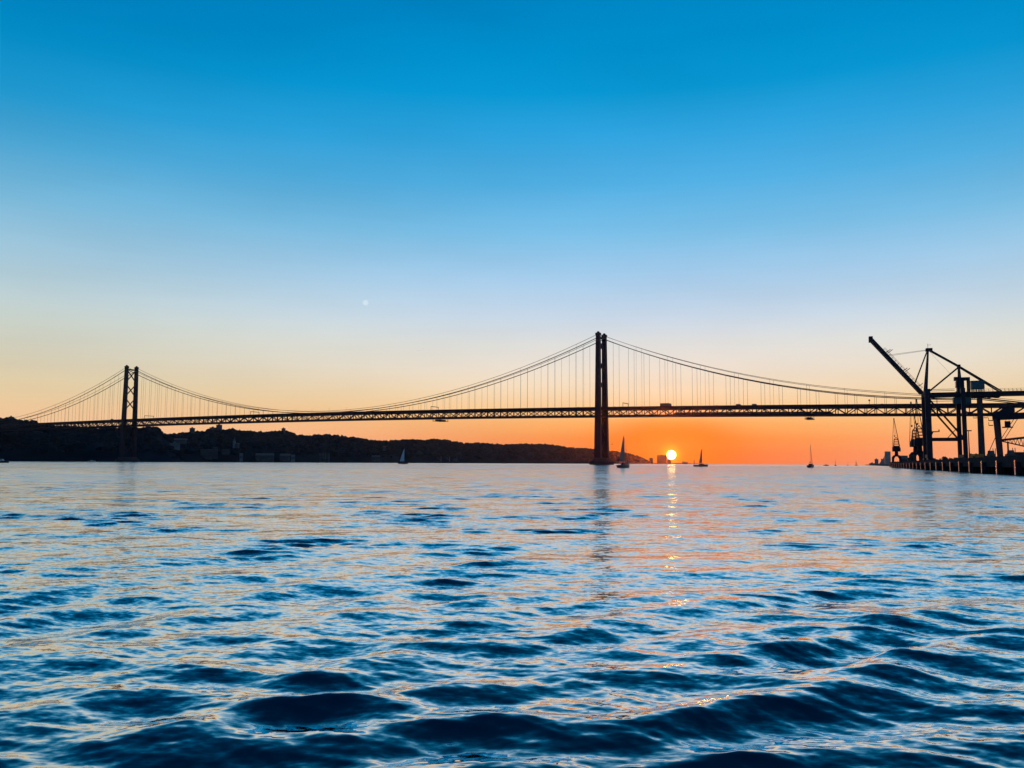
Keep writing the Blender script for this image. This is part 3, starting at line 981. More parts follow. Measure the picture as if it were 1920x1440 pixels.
# ship moored below the ridge
p = at_y(838, 866, 2950)
t = thing('cargo_ship', 'long low dark ship with two masts moored below the ridge', 'ship', (p[0], p[1], 0), 0.12)
Ls = 88
rings = []
for u, w, z in ((-0.5, 0.7, 7.0), (-0.4, 1, 5.6), (0.3, 1, 5.4), (0.42, 0.6, 7.0), (0.5, 0.06, 8.5)):
    rings.append([(u * Ls, -w * 7, z), (u * Ls * 0.97, -w * 6, -1), (u * Ls * 0.97, w * 6, -1), (u * Ls, w * 7, z)])
MB().loft(rings).build('hull', 'hull_dark', t)
m_ = MB().box(20, 40, -5.5, 5.5, 6.4, 12).box(23, 37, -5, 5, 12, 16)
m_.build('superstructure', 'ruin', t)
MB().taper((34, 0), (3.4, 3), 16, (33, 0), (2.8, 2.6), 21).build('funnel', 'hull_dark', t)
for x in (-20, 9):
    MB().tube([(x, 0, 5.5), (x, 0, 24)], 0.6, 6, 0.35).build('mast', 'mast', t)
    MB().tube([(x, 0, 9), (x - 13, 0, 19)], 0.4, 6, 0.25).build('derrick', 'mast', t)

# ------------------------------------------------------------------ buildings


def wall_windows(t, x0, x1, y, z0, z1, nx, nz, ww=0.5, hh=0.5):
    wdt = (x1 - x0) / nx; hgt = (z1 - z0) / nz
    for i in range(nx):
        for j in range(nz):
            cx = x0 + wdt * (i + .5); cz_ = z0 + hgt * (j + .5)
            MB().box(cx - wdt * ww / 2, cx + wdt * ww / 2, y - .18, y + .1, cz_ - hgt * hh / 2, cz_ + hgt * hh / 2).build('window', 'window', t)


def building(name, px0, px1, py0, py1, dist, depth, label, cat='building', m='house', nx=3, nz=3, roof=None, group=None, base_drop=6.0):
    a = at_y(px0, py1, dist); b = at_y(px1, py1, dist); top = at_y((px0 + px1) / 2, py0, dist)
    w = abs(b[0] - a[0]); h = top[2] - a[2]
    t = thing(name, label, cat, ((a[0] + b[0]) / 2, dist, a[2]), -math.atan2((a[0] + b[0]) / 2, dist), group)
    MB().box(-w / 2, w / 2, 0, depth, -base_drop, h).build('wall', m, t)
    if roof == 'gable':
        MB().prism([(-0.6, h), (depth + .6, h), (depth / 2, h + depth * 0.28)], 'x', -w / 2 - .5, w / 2 + .5).build('roof', 'roof', t)
    elif roof == 'flat':
        MB().box(-w / 2 - .4, w / 2 + .4, -.4, depth + .4, h, h + 0.9).build('roof', 'concrete', t)
        MB().box(-w * .18, w * .12, depth * .3, depth * .6, h + .9, h + 3.4).build('roof_plant', m, t)
    if nx and nz:
        wall_windows(t, -w / 2 + .6, w / 2 - .6, 0, 0.5, h - .8, nx, nz)
    return t


def ridge_d(x):
    return interp([(230, 1930), (300, 1950), (500, 2400), (700, 3000), (900, 4000), (1100, 5400), (1232, 6800)], x) + interp([(230, 320), (500, 330), (900, 420), (1232, 500)], x)


def shore_d(x):
    return interp([(230, 1930), (300, 1950), (500, 2400), (700, 3000), (900, 4000), (1100, 5400), (1232, 6800)], x)


building('apartment_block', 355.5, 365, 803, 813, ridge_d(360) - 8, 12, 'apartment block on the skyline left of the tallest block on the ridge', nx=4, nz=5, roof='flat', m='ruin')
building('apartment_block', 405.5, 416, 797, 808, ridge_d(410) - 8, 14, 'tallest apartment block on the ridge skyline', nx=4, nz=6, roof='flat', m='ruin')
building('apartment_block', 393, 405, 802, 808, ridge_d(400) - 8, 14, 'lower block adjoining the tallest block on the ridge', nx=5, nz=3, roof='flat', m='ruin')
building('hilltop_house', 528, 535, 803.5, 810, ridge_d(531) - 8, 12, 'small flat-roofed house alone on the hump of the ridge', nx=2, nz=2, roof='flat', m='ruin')
building('skyline_house', 16, 25, 782, 790, 2115, 12, 'flat-topped building on the dark hill at the left edge', nx=3, nz=2, roof='flat', m='ruin')
building('hillside_house', 319, 337, 831, 839, 2010, 14, 'pale terraced building on the slope right of the hill tower', nx=7, nz=3, roof='flat', m='house')
building('hillside_house', 327, 350, 824.5, 827.5, 2090, 12, 'long low pale house above the terraced building on the slope', nx=8, nz=1, roof='gable', m='ruin')
building('ruined_factory', 376, 398, 842, 857, 2155, 14, 'ruined masonry factory by the shore, left part', nx=5, nz=3, m='ruin', group='old factory buildings by the shore')
building('ruined_factory', 399, 408, 838, 856, 2190, 14, 'tall narrow ruined factory building by the shore', nx=2, nz=4, m='ruin', group='old factory buildings by the shore')
building('ruined_factory', 416, 430, 842, 848, 2245, 14, 'roofless factory block up the slope near the chapel', nx=4, nz=2, m='ruin', group='old factory buildings by the shore')
building('warehouse', 480, 513, 854, 861, 2370, 22, 'long low warehouse on the shore below the ridge', nx=10, nz=1, roof='gable', m='ruin', cat='warehouse')
building('warehouse', 525, 544, 854.5, 861, 2460, 22, 'shorter warehouse on the shore right of the long one', nx=6, nz=1, roof='gable', m='ruin', cat='warehouse')
building('boathouse', 545.5, 553, 855, 862, 2480, 14, 'small pale boathouse beside the shorter warehouse', nx=2, nz=1, roof='gable', m='house')
building('boathouse', 449, 455, 852, 861, 2290, 12, 'small pale gabled hut below the chapel', nx=2, nz=1, roof='gable', m='house')
building('hillside_house', 697, 712, 856, 861.5, 2980, 14, 'pale house low on the shore left of the white sailboat', nx=4, nz=1, roof='gable', m='ruin')
building('hillside_house', 718, 724, 838, 842, 3200, 12, 'tiny house halfway up the slope above the white sailboat', nx=2, nz=1, roof='gable', m='ruin')
# chapel
a = at_y(438.5, 836, 2300)
t = thing('chapel', 'pale chapel with a slim pointed bell tower on the slope', 'chapel', (a[0], a[1], a[2]), 0)
MB().box(-3, 3, 0, 6, -6, 12).build('tower', 'house', t)
MB().add([(-3.3, -.3, 12), (3.3, -.3, 12), (3.3, 6.3, 12), (-3.3, 6.3, 12), (0, 3, 22)], [(3, 2, 1, 0), (0, 1, 4), (1, 2, 4), (2, 3, 4), (3, 0, 4)]).build('spire', 'ruin', t)
MB().box(3.02, 12, 0, 8, -6, 5).build('nave', 'ruin', t)
MB().prism([(-.4, 5), (8.4, 5), (4, 8)], 'x', 3.04, 12.3).build('roof', 'roof', t)
# four silos
for i, x in enumerate((600.5, 605.5, 610.5, 615.5)):
    a = at_y(x, 864.3, 2640); tp = at_y(x, 849.5, 2640)
    t = thing('silo', ('leftmost of four pale cylindrical silos on the shore', 'second from left of four pale silos on the shore', 'third from left of four pale silos on the shore', 'rightmost of four pale cylindrical silos on the shore')[i],
              'silo', (a[0], a[1], 0), 0, 'silos on the far shore')
    h = tp[2]
    MB().tube([(0, 0, -2), (0, 0, h - 1)], 3.6, 14).build('shell', 'ruin', t)
    MB().tube([(0, 0, h - 0.98), (0, 0, h + 1.2)], 3.75, 14, 0.8).build('roof', 'concrete', t)

# hazy structures near the sun
building('grain_silo', 1232, 1250, 853.5, 869, 8200, 60, 'big square hazy silo block left of the sun', cat='silo', m='concrete', nx=6, nz=1, roof='flat')
building('dock_building', 1217.5, 1224.5, 859, 869, 7900, 40, 'narrow hazy building left of the big silo block', m='concrete', nx=2, nz=2, roof='flat')
building('dock_building', 1194, 1207, 862.5, 869, 6500, 40, 'low dark hazy building at the foot of the ridge', m='concrete', nx=3, nz=1, roof='gable')
building('dock_building', 1251, 1258, 862.5, 869, 8200, 40, 'low hazy shed between silo block and sun', m='concrete', nx=2, nz=1, roof='flat')
building('dock_building', 1279, 1290, 867.3, 870, 8300, 40, 'low hazy shed just right of the sun', m='concrete', nx=2, nz=1, roof='gable')
a = at_y(1301.5, 870, 8300)
t = thing('lighthouse', 'hazy slim tower on the spit right of the sun', 'lighthouse', (a[0], a[1], 0), 0)
MB().tube([(0, 0, 0), (0, 0, 34)], 4.5, 10, 3.2).build('shaft', 'concrete', t)
MB().tube([(0, 0, 34.02), (0, 0, 40)], 3.6, 10, 2.6).build('lantern', 'glass', t)

# monument and block on the right bank
a = at_y(1662, 872.8, 2700); b0 = at_y(1655, 872.8, 2700)[0]; b1 = at_y(1670, 872.8, 2700)[0]
ppm = F / 2700
t = thing('monument', 'grey stone monument, a tall slab with a stepped prow on its left', 'monument', (a[0], a[1], 2.8), -math.atan2(a[0], a[1]))
zt = lambda y: (872.6 - y) / ppm
xx = lambda px: (px - 1662) / ppm
MB().prism([(xx(1659.5), -3), (xx(1669.8), -3), (xx(1669.8), zt(848)), (xx(1659.8), zt(848))], 'y', 0, 16).build('slab', 'stone', t)
MB().prism([(xx(1650.5), -3), (xx(1659.4), -3), (xx(1659.4), zt(855)), (xx(1657.5), zt(860)), (xx(1655.5), zt(862.5)), (xx(1653.2), zt(861)), (xx(1653.0), zt(866)), (xx(1650.5), zt(870))], 'y', 1, 15).build('prow', 'stone', t)
building('stone_block', 1640.5, 1647, 861.5, 872.6, 2650, 18, 'square grey block left of the monument', m='stone', nx=2, nz=3, roof='flat')
building('low_hall', 1630.5, 1640.3, 869, 872.6, 2600, 18, 'low dark hall at the water left of the square block', m='stone', nx=4, nz=1, roof='flat')
building('low_hall', 1647.2, 1650.3, 870.3, 872.6, 2600, 18, 'low wall-like hall between square block and monument', m='stone', nx=1, nz=1, roof='flat')
building('shed', 1688, 1701, 861.2, 870, 900, 14, 'low dark shed behind the quay between the two old cranes', cat='shed', m='ruin', nx=3, nz=1, roof='gable')

# ------------------------------------------------------------------ the quay with fenders


def quay_px(px):
    """distance along the quay for a picture column"""
    r = ray(px, 868); q = r[0] / r[1]
    return float((QA[0] - q * QA[1]) / (q * qd[1] - qd[0]))


def quay_at(px, off):
    """distance along the quay of the point OFF metres inland that stands in picture column px"""
    r = ray(px, 868); q = r[0] / r[1]
    o = QA + qn * off
    return float((o[0] - q * o[1]) / (q * qd[1] - qd[0]))


def qpos(t, off=0.0, z=QZ):
    p = QA + qd * t + qn * off
    return (float(p[0]), float(p[1]), float(z))


QRZ = math.atan2(qd[1], qd[0])      # local x runs along the quay, local y to the water
quay = thing('quay', 'long dark concrete quay on piles with tall fenders along the right edge', 'quay', qpos(0, 0, 0), QRZ)
T0 = -95.0
MB().box(T0, QLEN, -30, 0, 2.5, QZ).build('deck', 'wharf', quay)
MB().box(T0, QLEN, -0.6, 0.12, 1.6, 2.49).build('edge_beam', 'wharf', quay)
MB().box(T0 + 1, QLEN - 1, -30, -5, -3, 2.49).build('retaining_wall', 'wharf', quay)
MB().box(T0, QLEN, -0.55, -0.1, QZ + 0.002, QZ + 0.28).build('kerb', 'wharf', quay)
pile = MB().tube([(0, 0, -3), (0, 0, 2.49)], 0.45, 8).mesh('pile', 'wharf')
for i in range(int((QLEN - T0) / 5.6)):
    for yy in (-1.6, -4.0):
        o = bpy.data.objects.new('pile', pile); COL.objects.link(o); o.parent = quay; o.location = (T0 + 2 + i * 5.6, yy, 0)
fm = MB().box(-0.55, 0.55, 0.9, 1.1, 0.15, 3.1).mesh('fender_panel', 'fender')
fb_ = MB().box(-0.7, 0.7, 0.125, 0.89, 0.5, 2.7).mesh('fender_block', 'rubber')
bol = MB().tube([(0, 0, 0), (0, 0, .55)], 0.22, 8, 0.2).tube([(0, 0, .5), (0, 0, .72)], 0.36, 8, 0.3).mesh('bollard', 'rubber')
for k in range(-4, 24):
    x = 1.6 + 22.5 * k
    if x > QLEN - 1: break
    o = bpy.data.objects.new('fender', fm); COL.objects.link(o); o.parent = quay; o.location = (x, 0, 0)
    o2 = bpy.data.objects.new('fender_block', fb_); COL.objects.link(o2); o2.parent = o
    o3 = bpy.data.objects.new('bollard', bol); COL.objects.link(o3); o3.parent = quay; o3.location = (x + 8, -1.2, QZ)

# ------------------------------------------------------------------ container crane
tC = quay_at(1740.5, 4.0)
pc = qpos(tC, 4.0)
WC = 4.5
# local x runs landward, local y along the quay away from the viewer
CRZ = math.atan2(qn[1], qn[0])
crane = thing('container_crane', 'tall dark quay crane with its boom raised to the left', 'crane', pc, CRZ)
cx0 = np.array(pc)


def cl(px, py, y=0.0):
    """point in the crane's own vertical plane (offset y along the quay): local (x, y, z)"""
    r = ray(px, py)
    e = qd; P0 = cx0[:2] + e * y
    t_ = (P0 @ e) / (r[:2] @ e)
    P = r * t_ + np.array([0, 0, CAM_H])
    return (float((P[:2] - cx0[:2]) @ qn), float(y), float(P[2] - QZ))


GY = 10.0
G = 14.5
zG = cl(1738, 741)[2]
ub, vb = 1.7, 1.5
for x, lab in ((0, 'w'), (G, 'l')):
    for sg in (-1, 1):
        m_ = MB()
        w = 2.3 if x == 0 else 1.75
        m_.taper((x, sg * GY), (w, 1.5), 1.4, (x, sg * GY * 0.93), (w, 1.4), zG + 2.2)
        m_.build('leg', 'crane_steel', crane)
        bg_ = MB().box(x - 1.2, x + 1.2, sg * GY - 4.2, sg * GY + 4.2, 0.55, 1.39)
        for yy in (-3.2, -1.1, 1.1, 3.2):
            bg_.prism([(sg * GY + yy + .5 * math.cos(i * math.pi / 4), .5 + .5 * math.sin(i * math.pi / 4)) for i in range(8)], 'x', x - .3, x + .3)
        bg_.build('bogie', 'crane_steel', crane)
    MB().beam((x, -GY + .8, 2.3), (x, GY - .8, 2.3), 1.2, 1.5).build('sill_beam', 'crane_steel', crane)
    MB().beam((x, -GY * .93 + .7, zG + 1.0), (x, GY * .93 - .7, zG + 1.0), 1.4, 2.0).build('portal_beam', 'crane_steel', crane)
ztie = cl(1770, 824)[2]
for sg in (-1, 1):
    MB().beam((0.98, sg * GY * .97, ztie), (G - .8, sg * GY * .97, ztie), 0.9, 1.1).build('tie_beam', 'crane_steel', crane)
    MB().beam((0.9, sg * GY * .95, zG - 3.0), (G - .7, sg * GY * .97, ztie + .6), 0.75, 0.75).build('diagonal_brace', 'crane_steel', crane)
# apex mast over the water legs
apex = cl(1740, 657)
m_apex = apex[2]
for sg in (-1, 1):
    MB().beam((0.0, sg * GY * .55, zG + 2.25), (apex[0], sg * 1.2, m_apex), 0.9, 0.8, 0.55).build('mast_leg', 'crane_steel', crane)
MB().box(apex[0] - 1.0, apex[0] + 1.8, -1.8, 1.8, m_apex - 0.4, m_apex + 0.9).build('mast_head', 'crane_steel', crane)
m_ = MB().tube([(apex[0], .3, m_apex + .9), (apex[0], .3, m_apex + 3.2)], .09, 5).tube([(apex[0], .3, m_apex + 2.6), (apex[0] + 1.4, .3, m_apex + 2.6)], .07, 5)
m_.build('antenna', 'crane_steel', crane)
# girders and back reach
xe = cl(1990, 735)[0]
xh = cl(1728.5, 737)[0]
for sg in (-1, 1):
    g_ = MB().box(xh + .6, xe, sg * 2.6 - .55, sg * 2.6 + .55, zG - 1.0, zG + 0.95)
    g_.build('girder', 'crane_steel', crane)
    r_ = MB().box(G + 3.0, xe, sg * 3.6 - .04, sg * 3.6 + .04, zG + 2.02, zG + 2.1)
    for x in np.arange(G + 3, xe, 1.6): r_.box(x - .06, x + .06, sg * 3.6 - .06, sg * 3.6 + .06, zG + .8, zG + 2.02)
    r_.box(G + 3.0, xe, sg * 3.4 - .35, sg * 3.4 + .35, zG + .72, zG + .8)
    r_.build('railing', 'crane_steel', crane)
h_ = MB()
for x in np.arange(G + 4.5, G + 16, 0.75): h_.box(x - .1, x + .1, -2.3, 2.3, zG - 1.7 - .25 * (int(x * 2) % 2), zG - 1.02)
tag(h_.build('festoon_cable', 'rubber', crane), kind='stuff')
for x in np.arange(xh + 6, xe, 7.5):
    MB().beam((x, -2.0, zG), (x, 2.0, zG), .5, .7).build('cross_tie', 'crane_steel', crane)
# boom
tip = cl(1632, 636)
bm = part_empty('boom', crane)
hinge = np.array([xh, 0, cl(1728.5, 738)[2]])
tipv = np.array([tip[0], 0, tip[2]])
bl = tipv - hinge; ulen = np.linalg.norm(bl); bu = bl / ulen
bp = np.array([-bu[2], 0, bu[0]]);
if bp[2] < 0: bp = -bp
for sg in (-1, 1):
    MB().beam(hinge + (0, sg * 1.9, 0), tipv + (0, sg * 1.9, 0), 0.9, 1.75).build('boom_girder', 'crane_steel', bm)
    m_ = MB()
    a0 = hinge + bu * 2 + bp * 1.9 + (0, sg * 2.1, 0); a1 = tipv - bu * 7.5 + bp * 1.9 + (0, sg * 2.1, 0)
    m_.tube([a0, a1], .07, 4)
    for f in np.linspace(0, 1, 14): m_.tube([a0 + (a1 - a0) * f, a0 + (a1 - a0) * f - bp * 1.1], .06, 4)
    m_.build('boom_railing', 'crane_steel', bm)
for f in np.linspace(0.04, 0.98, 9):
    c = hinge + bl * f
    MB().beam(c + (0, -1.44, 0), c + (0, 1.44, 0), .5, .9).build('boom_tie', 'crane_steel', bm)
MB().beam(tipv - bu * 0.2 + (0, -2.4, 0), tipv - bu * 0.2 + (0, 2.4, 0), 1.8, 2.5).build('boom_head', 'crane_steel', bm)
for f, hgt in ((0.36, 2.6), (0.385, 1.9), (0.70, 2.8), (0.72, 2.2), (0.10, 2.2)):
    c = hinge + bl * f + bp * 1.1
    MB().beam(c + (0, -1.6, 0), c + bp * hgt + (0, -1.6, 0), .28).build('sheave_bracket', 'crane_steel', bm)
# stays and ropes
st1 = hinge + bl * 0.165 + bp * 1.0
for sg in (-1, 1):
    MB().beam((apex[0] - .5, sg * 1.4, m_apex - .6), tuple(st1 + (0, sg * 2.0, 0)), .42).build('forestay', 'crane_steel', crane)
    e1 = hinge + bl * (0.68 if sg > 0 else 0.655) + bp * 1.2
    MB().tube([(apex[0] - .8, sg * 1.0, m_apex + .1 + .25 * sg), tuple(e1 + (0, sg * 1.0, 0))], .07, 5).build('boom_rope', 'crane_steel', crane)
ap2 = cl(1797.5, 687)
bs = cl(1876, 734)
for sg in (-1, 1):
    MB().beam((apex[0] + .8, sg * 1.4, m_apex - .1), (ap2[0], sg * 1.4, ap2[2]), .6).build('backstay', 'crane_steel', crane)
    MB().beam((ap2[0], sg * 1.4, ap2[2] - .05), (bs[0], sg * 2.6, zG + 1.0), .6).build('backstay', 'crane_steel', crane)
    MB().beam((ap2[0] - .2, sg * 1.4, ap2[2] - .5), (0.9, sg * 2.6, zG + 1.2), .7).build('strut', 'crane_steel', crane)
    MB().beam((G, sg * 4.5, zG + 2.0), (ap2[0], sg * 1.2, ap2[2] + .3), 1.0, .9, .6).build('rear_mast_leg', 'crane_steel', crane)
MB().box(ap2[0] - .6, ap2[0] + .6, -1.9, 1.9, ap2[2] - .3, ap2[2] + .7).build('rear_mast_head', 'crane_steel', crane)
MB().tube([(apex[0] + .6, .2, m_apex - .5), (cl(1781, 700)[0], .2, cl(1781, 700)[2])], .04, 4).build('thin_rope', 'crane_steel', crane)
# machinery house, frame, cab, electrical house
x0, x1 = cl(1790, 720)[0], cl(1807, 720)[0]
z0, z1 = zG + 1.0, cl(1800, 712)[2]
hs = MB().box(x0 + .8, x1, -2.0, 2.0, z0, z1)
hs.prism([(x0 - .2, z1 - .4), (x0 + 2.6, z1 - .4), (x0 + 2.6, cl(1800, 707)[2]), (x0 - .2, cl(1800, 707)[2])], 'y', -1.6, 1.6)
mh = hs.build('machinery_house', 'crane_steel', crane)
MB().box(x0 + .3, x0 + .78, -1.6, 1.6, z0 + 2.2, z1 - .8).build('window', 'glass', mh)
xf = cl(1815.5, 715)[0]; zf = cl(1815, 708)[2]
fr = MB().box(xf - .45, xf + .45, -2.5, -1.7, z0, zf).box(xf - .45, xf + .45, 1.7, 2.5, z0, zf).box(ap2[0] + .6, xf + .45, -2.45, -1.75, zf - 1.2, zf + .02).box(ap2[0] + .6, xf + .45, 1.75, 2.45, zf - 1.2, zf + .02)
fr.build('lifting_frame', 'crane_steel', crane)
x0, x1 = cl(1821, 722)[0], cl(1844.5, 722)[0]
zb0, zb1 = cl(1832, 729.5)[2], cl(1832, 715.5)[2]
eh = MB().box(x0, x1, -2.6, 2.6, zb0, zb1).build('winch_house', 'crane_green', crane)
MB().box(x0 - .3, x1 + .3, -2.8, 2.8, zb1 + .002, zb1 + .25).build('roof', 'crane_green', eh)
for x in np.linspace(x0 + .4, x1 - .4, 5):
    for sg in (-1, 1):
        MB().beam((x, sg * 2.4, zG + .96), (x, sg * 2.4, zb0), .3).build('prop', 'crane_steel', crane)
x0, x1 = cl(1787, 750)[0], cl(1820, 750)[0]
zb0, zb1 = cl(1800, 757)[2], cl(1800, 745.5)[2]
MB().box(x0, x1, -2.2, 2.2, zb0, zb1).build('operator_cab', 'crane_green', crane)
for x in (x0 + 1, x1 - 1):
    MB().beam((x, 0, zb1), (x, 0, zG - .9), .4).build('cab_hanger', 'crane_steel', crane)
for zz in (zG + 2.4, zG + 1.7, zb1 - .5, zb1 - 1.7):
    MB().beam((0.9, -3.0, zz), (x0 + .5, -3.0, zz), .16, .2).build('walkway_rail', 'crane_steel', crane)
# landings on legs, stair
lz = cl(1750, 812)[2]
MB().prism([(0.96, lz - 1.6), (1.6, lz), (4.2, lz + .2), (4.2, lz + 1.2), (3.9, lz + 1.2), (3.9, lz + .45), (0.96, lz + .45)], 'y', -GY - 1.2, -GY + 1.2).build('landing', 'crane_steel', crane)
lz = cl(1800, 780)[2]
MB().box(G - 2.3, G + 3.0, -GY - 1.6, -GY * .93 - .75, lz - .3, lz).box(G + 1.2, G + 3.0, -GY - 1.6, -GY + 1.6, lz, lz + 1.3).build('landing', 'crane_steel', crane)
MB().beam(cl(1776, 822, -GY), cl(1796, 801, -GY), .3).build('stair', 'crane_steel', crane)
for i in range(5):
    a = 2.0 + i * 4.4
    MB().beam((-1.06, -GY - .9 + (i % 2) * 1.8, a), (-1.06, -GY - .9 + ((i + 1) % 2) * 1.8, a + 4.4), .25).build('stair', 'crane_steel', crane)

# ------------------------------------------------------------------ old luffing portal cranes


def luffing_crane(px, top_py, label, yaw_extra=0.0, off=5.0):
    t_ = quay_at(px, off)
    p = qpos(t_, off)
    zt = at_y(px, top_py, p[1])[2] - QZ
    k = zt / 30.0
    t = thing('luffing_crane', label, 'crane', p, QRZ + yaw_extra, 'old luffing cranes on the quay')
    # portal: four curved legs
    for sx in (-1, 1):
        for sy in (-1, 1):
            m_ = MB()
            m_.beam((sx * 2.6 * k, sy * 2.3 * k, 0.5 * k), (sx * 2.5 * k, sy * 2.25 * k, 3.3 * k), 1.0 * k)
            m_.beam((sx * 2.5 * k, sy * 2.25 * k, 3.05 * k), (sx * 1.3 * k, sy * 1.3 * k, 4.4 * k), 1.0 * k)
            m_.build('leg', 'old_crane', t)
            MB().box((sx * 2.6 - .8) * k, (sx * 2.6 + .8) * k, (sy * 2.3 - .6) * k, (sy * 2.3 + .6) * k, 0, .5 * k).build('bogie', 'old_crane', t)
    MB().box(-1.7 * k, 1.7 * k, -1.7 * k, 1.7 * k, 4.0 * k, 4.9 * k).build('portal_top', 'old_crane', t)
    MB().tube([(0, 0, 4.9 * k), (0, 0, 7.4 * k)], 1.25 * k, 10, 1.05 * k).build('pedestal', 'old_crane', t)
    m_ = MB().box(-3.0 * k, 2.2 * k, -2.4 * k, 2.4 * k, 7.4 * k, 9.6 * k)
    m_.prism([(-2.4 * k, 9.6 * k), (2.4 * k, 9.6 * k), (1.7 * k, 11.2 * k), (-1.7 * k, 11.2 * k)], 'x', -2.6 * k, 1.8 * k)
    m_.build('machinery_house', 'old_crane', t)
    MB().box(2.22 * k, 3.2 * k, -.9 * k, .9 * k, 7.6 * k, 9.4 * k).build('driver_cab', 'old_crane', t)
    # A frame with bars
    for sy in (-1, 1):
        MB().beam((-.5 * k, sy * 1.9 * k, 9.6 * k), (-.3 * k, sy * 1.2 * k, 15.6 * k), .42 * k).build('frame_post', 'old_crane', t)
        MB().beam((-2.6 * k, sy * 1.8 * k, 9.6 * k), (-.3 * k, sy * 1.2 * k, 15.0 * k), .32 * k).build('frame_post', 'old_crane', t)
        MB().beam((-.3 * k, sy * 1.2 * k, 15.5 * k), (-.3 * k, 0, 17.0 * k), .35 * k).build('frame_post', 'old_crane', t)
    for zz, w in ((12.4, 1.6), (13.9, 1.4), (15.4, 1.2)):
        MB().beam((-.3 * k, -w * k, zz * k), (-.3 * k, w * k, zz * k), .5 * k).build('frame_bar', 'old_crane', t)
    # jib: two lattice sides that meet at the head
    reach = 6.5 * k
    zj = 9.8
    for sy in (-1, 1):
        j = MB()
        a = Vector((2.0 * k, sy * 2.35 * k, zj * k)); b = Vector((2.0 * k + reach, sy * .12 * k, 29.6 * k))
        a2 = a + Vector((-.9 * k, 0, 1.2 * k)); b2 = b + Vector((-.1 * k, 0, .15 * k))
        j.beam(a, b, .2 * k); j.beam(a2, b2, .16 * k)
        for i in range(10):
            f = i / 10; g2 = (i + 1) / 10
            j.beam(a + (b - a) * f, a2 + (b2 - a2) * g2, .08 * k)
        j.build('jib_side', 'old_crane', t)
    jb = MB()
    for i in range(1, 6):
        f = i / 6 * .5; w = 2.35 * (1 - f) + .12 * f
        jb.beam((2.0 * k + reach * f, -w * k, (zj + 19.8 * f) * k), (2.0 * k + reach * f, w * k, (zj + 19.8 * f) * k), .06 * k)
    jb.build('jib_lacing', 'old_crane', t)
    MB().box(2.0 * k + reach - .3 * k, 2.0 * k + reach + .3 * k, -.3 * k, .3 * k, 29.0 * k, 30.4 * k).build('jib_head', 'old_crane', t)
    MB().tube([(2.0 * k + reach, 0, 29.3 * k), (2.0 * k + reach, 0, 18.5 * k)], .05 * k, 4).build('hoist_rope', 'cable', t)
    MB().tube([(-.3 * k, 0, 17.0 * k), (2.0 * k + reach, 0, 29.8 * k)], .06 * k, 4).build('luffing_rope', 'cable', t)
    MB().box(2.0 * k + reach - .25 * k, 2.0 * k + reach + .25 * k, -.3 * k, .3 * k, 17.6 * k, 18.6 * k).build('hook_block', 'old_crane', t)
    return t


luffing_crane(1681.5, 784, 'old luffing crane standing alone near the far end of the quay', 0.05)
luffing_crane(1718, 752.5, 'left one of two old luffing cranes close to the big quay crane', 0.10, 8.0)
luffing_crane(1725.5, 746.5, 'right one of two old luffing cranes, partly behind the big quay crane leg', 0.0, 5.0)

# ------------------------------------------------------------------ right edge of the quay
# yard gantry crane
def yard(px, py, y):
    return at_y(px, py, y)


YD = 300.0
base = at_y(1873, 862.5, YD)
yc = thing('yard_gantry', 'dark yard gantry crane with a red-lit leg at the right edge of the quay', 'crane', (base[0], base[1], QZ), -math.atan2(base[0], base[1]))
m1 = YD / F * 1.13     # metres per photo pixel at this distance
def yl(px, py, y=0.0):
    return ((px - 1873) * m1, y, (863 - py) * m1 * 1.0)
for dy, px_t, px_b in ((0, 1869.5, 1873.5), (7.0, 1874.5, 1877.5)):
    MB().beam(yl(px_b, 862, dy), yl(px_t, 786, dy), 1.1, 1.1, 1.2).build('leg', 'red_steel_glow', yc)  # reddish sunlight on the legs is part of their colour
    MB().beam(yl(px_b - 3, 861.6, dy), yl(px_b + 3, 861.6, dy), 1.6, .7).build('bogie', 'red_steel_glow', yc)
for dy in (0, 7.0):
    MB().beam(yl(1866, 791, dy), yl(2010, 786, dy), 1.0, 1.9).build('girder', 'crane_steel', yc)
hm = MB()
hm.prism([yl(1866, 784)[::2], yl(1876, 782)[::2], yl(1884, 776)[::2], yl(1898, 776.5)[::2], yl(1899, 784)[::2], yl(1880, 793)[::2], yl(1868, 795)[::2]], 'y', -.9, 8.2)
hm.build('trolley_housing', 'crane_steel', yc)
cabp = yl(1888, 803)
cbm = MB().box(cabp[0] - .9, cabp[0] + .9, 2, 4.4, cabp[2] - .9, cabp[2] + 1.0).build('operator_cab', 'crane_steel', yc)
MB().box(cabp[0] - 1.7, cabp[0] + 1.6, 1.8, 4.6, cabp[2] - 1.25, cabp[2] - .92).build('cab_floor', 'crane_steel', yc)
for dx in (-.5, .5):
    MB().tube([(cabp[0] + dx, 3.2, cabp[2] + 1.0), (cabp[0] + dx, 3.2, yl(1888, 792)[2])], .06, 5).build('cab_hanger', 'crane_steel', yc)
for py in (795, 803):
    q = yl(1866, py)
    MB().box(q[0] - 1.2, q[0] + .2, -.3, .9, q[2] - .6, q[2] - .35).box(q[0] - 1.2, q[0] - 1.05, -.3, .9, q[2] - .35, q[2] + .6).build('lamp_bracket', 'crane_steel', yc)
MB().beam(yl(1869, 826), yl(1857.5, 853), .22).build('cable_brace', 'cable', yc)

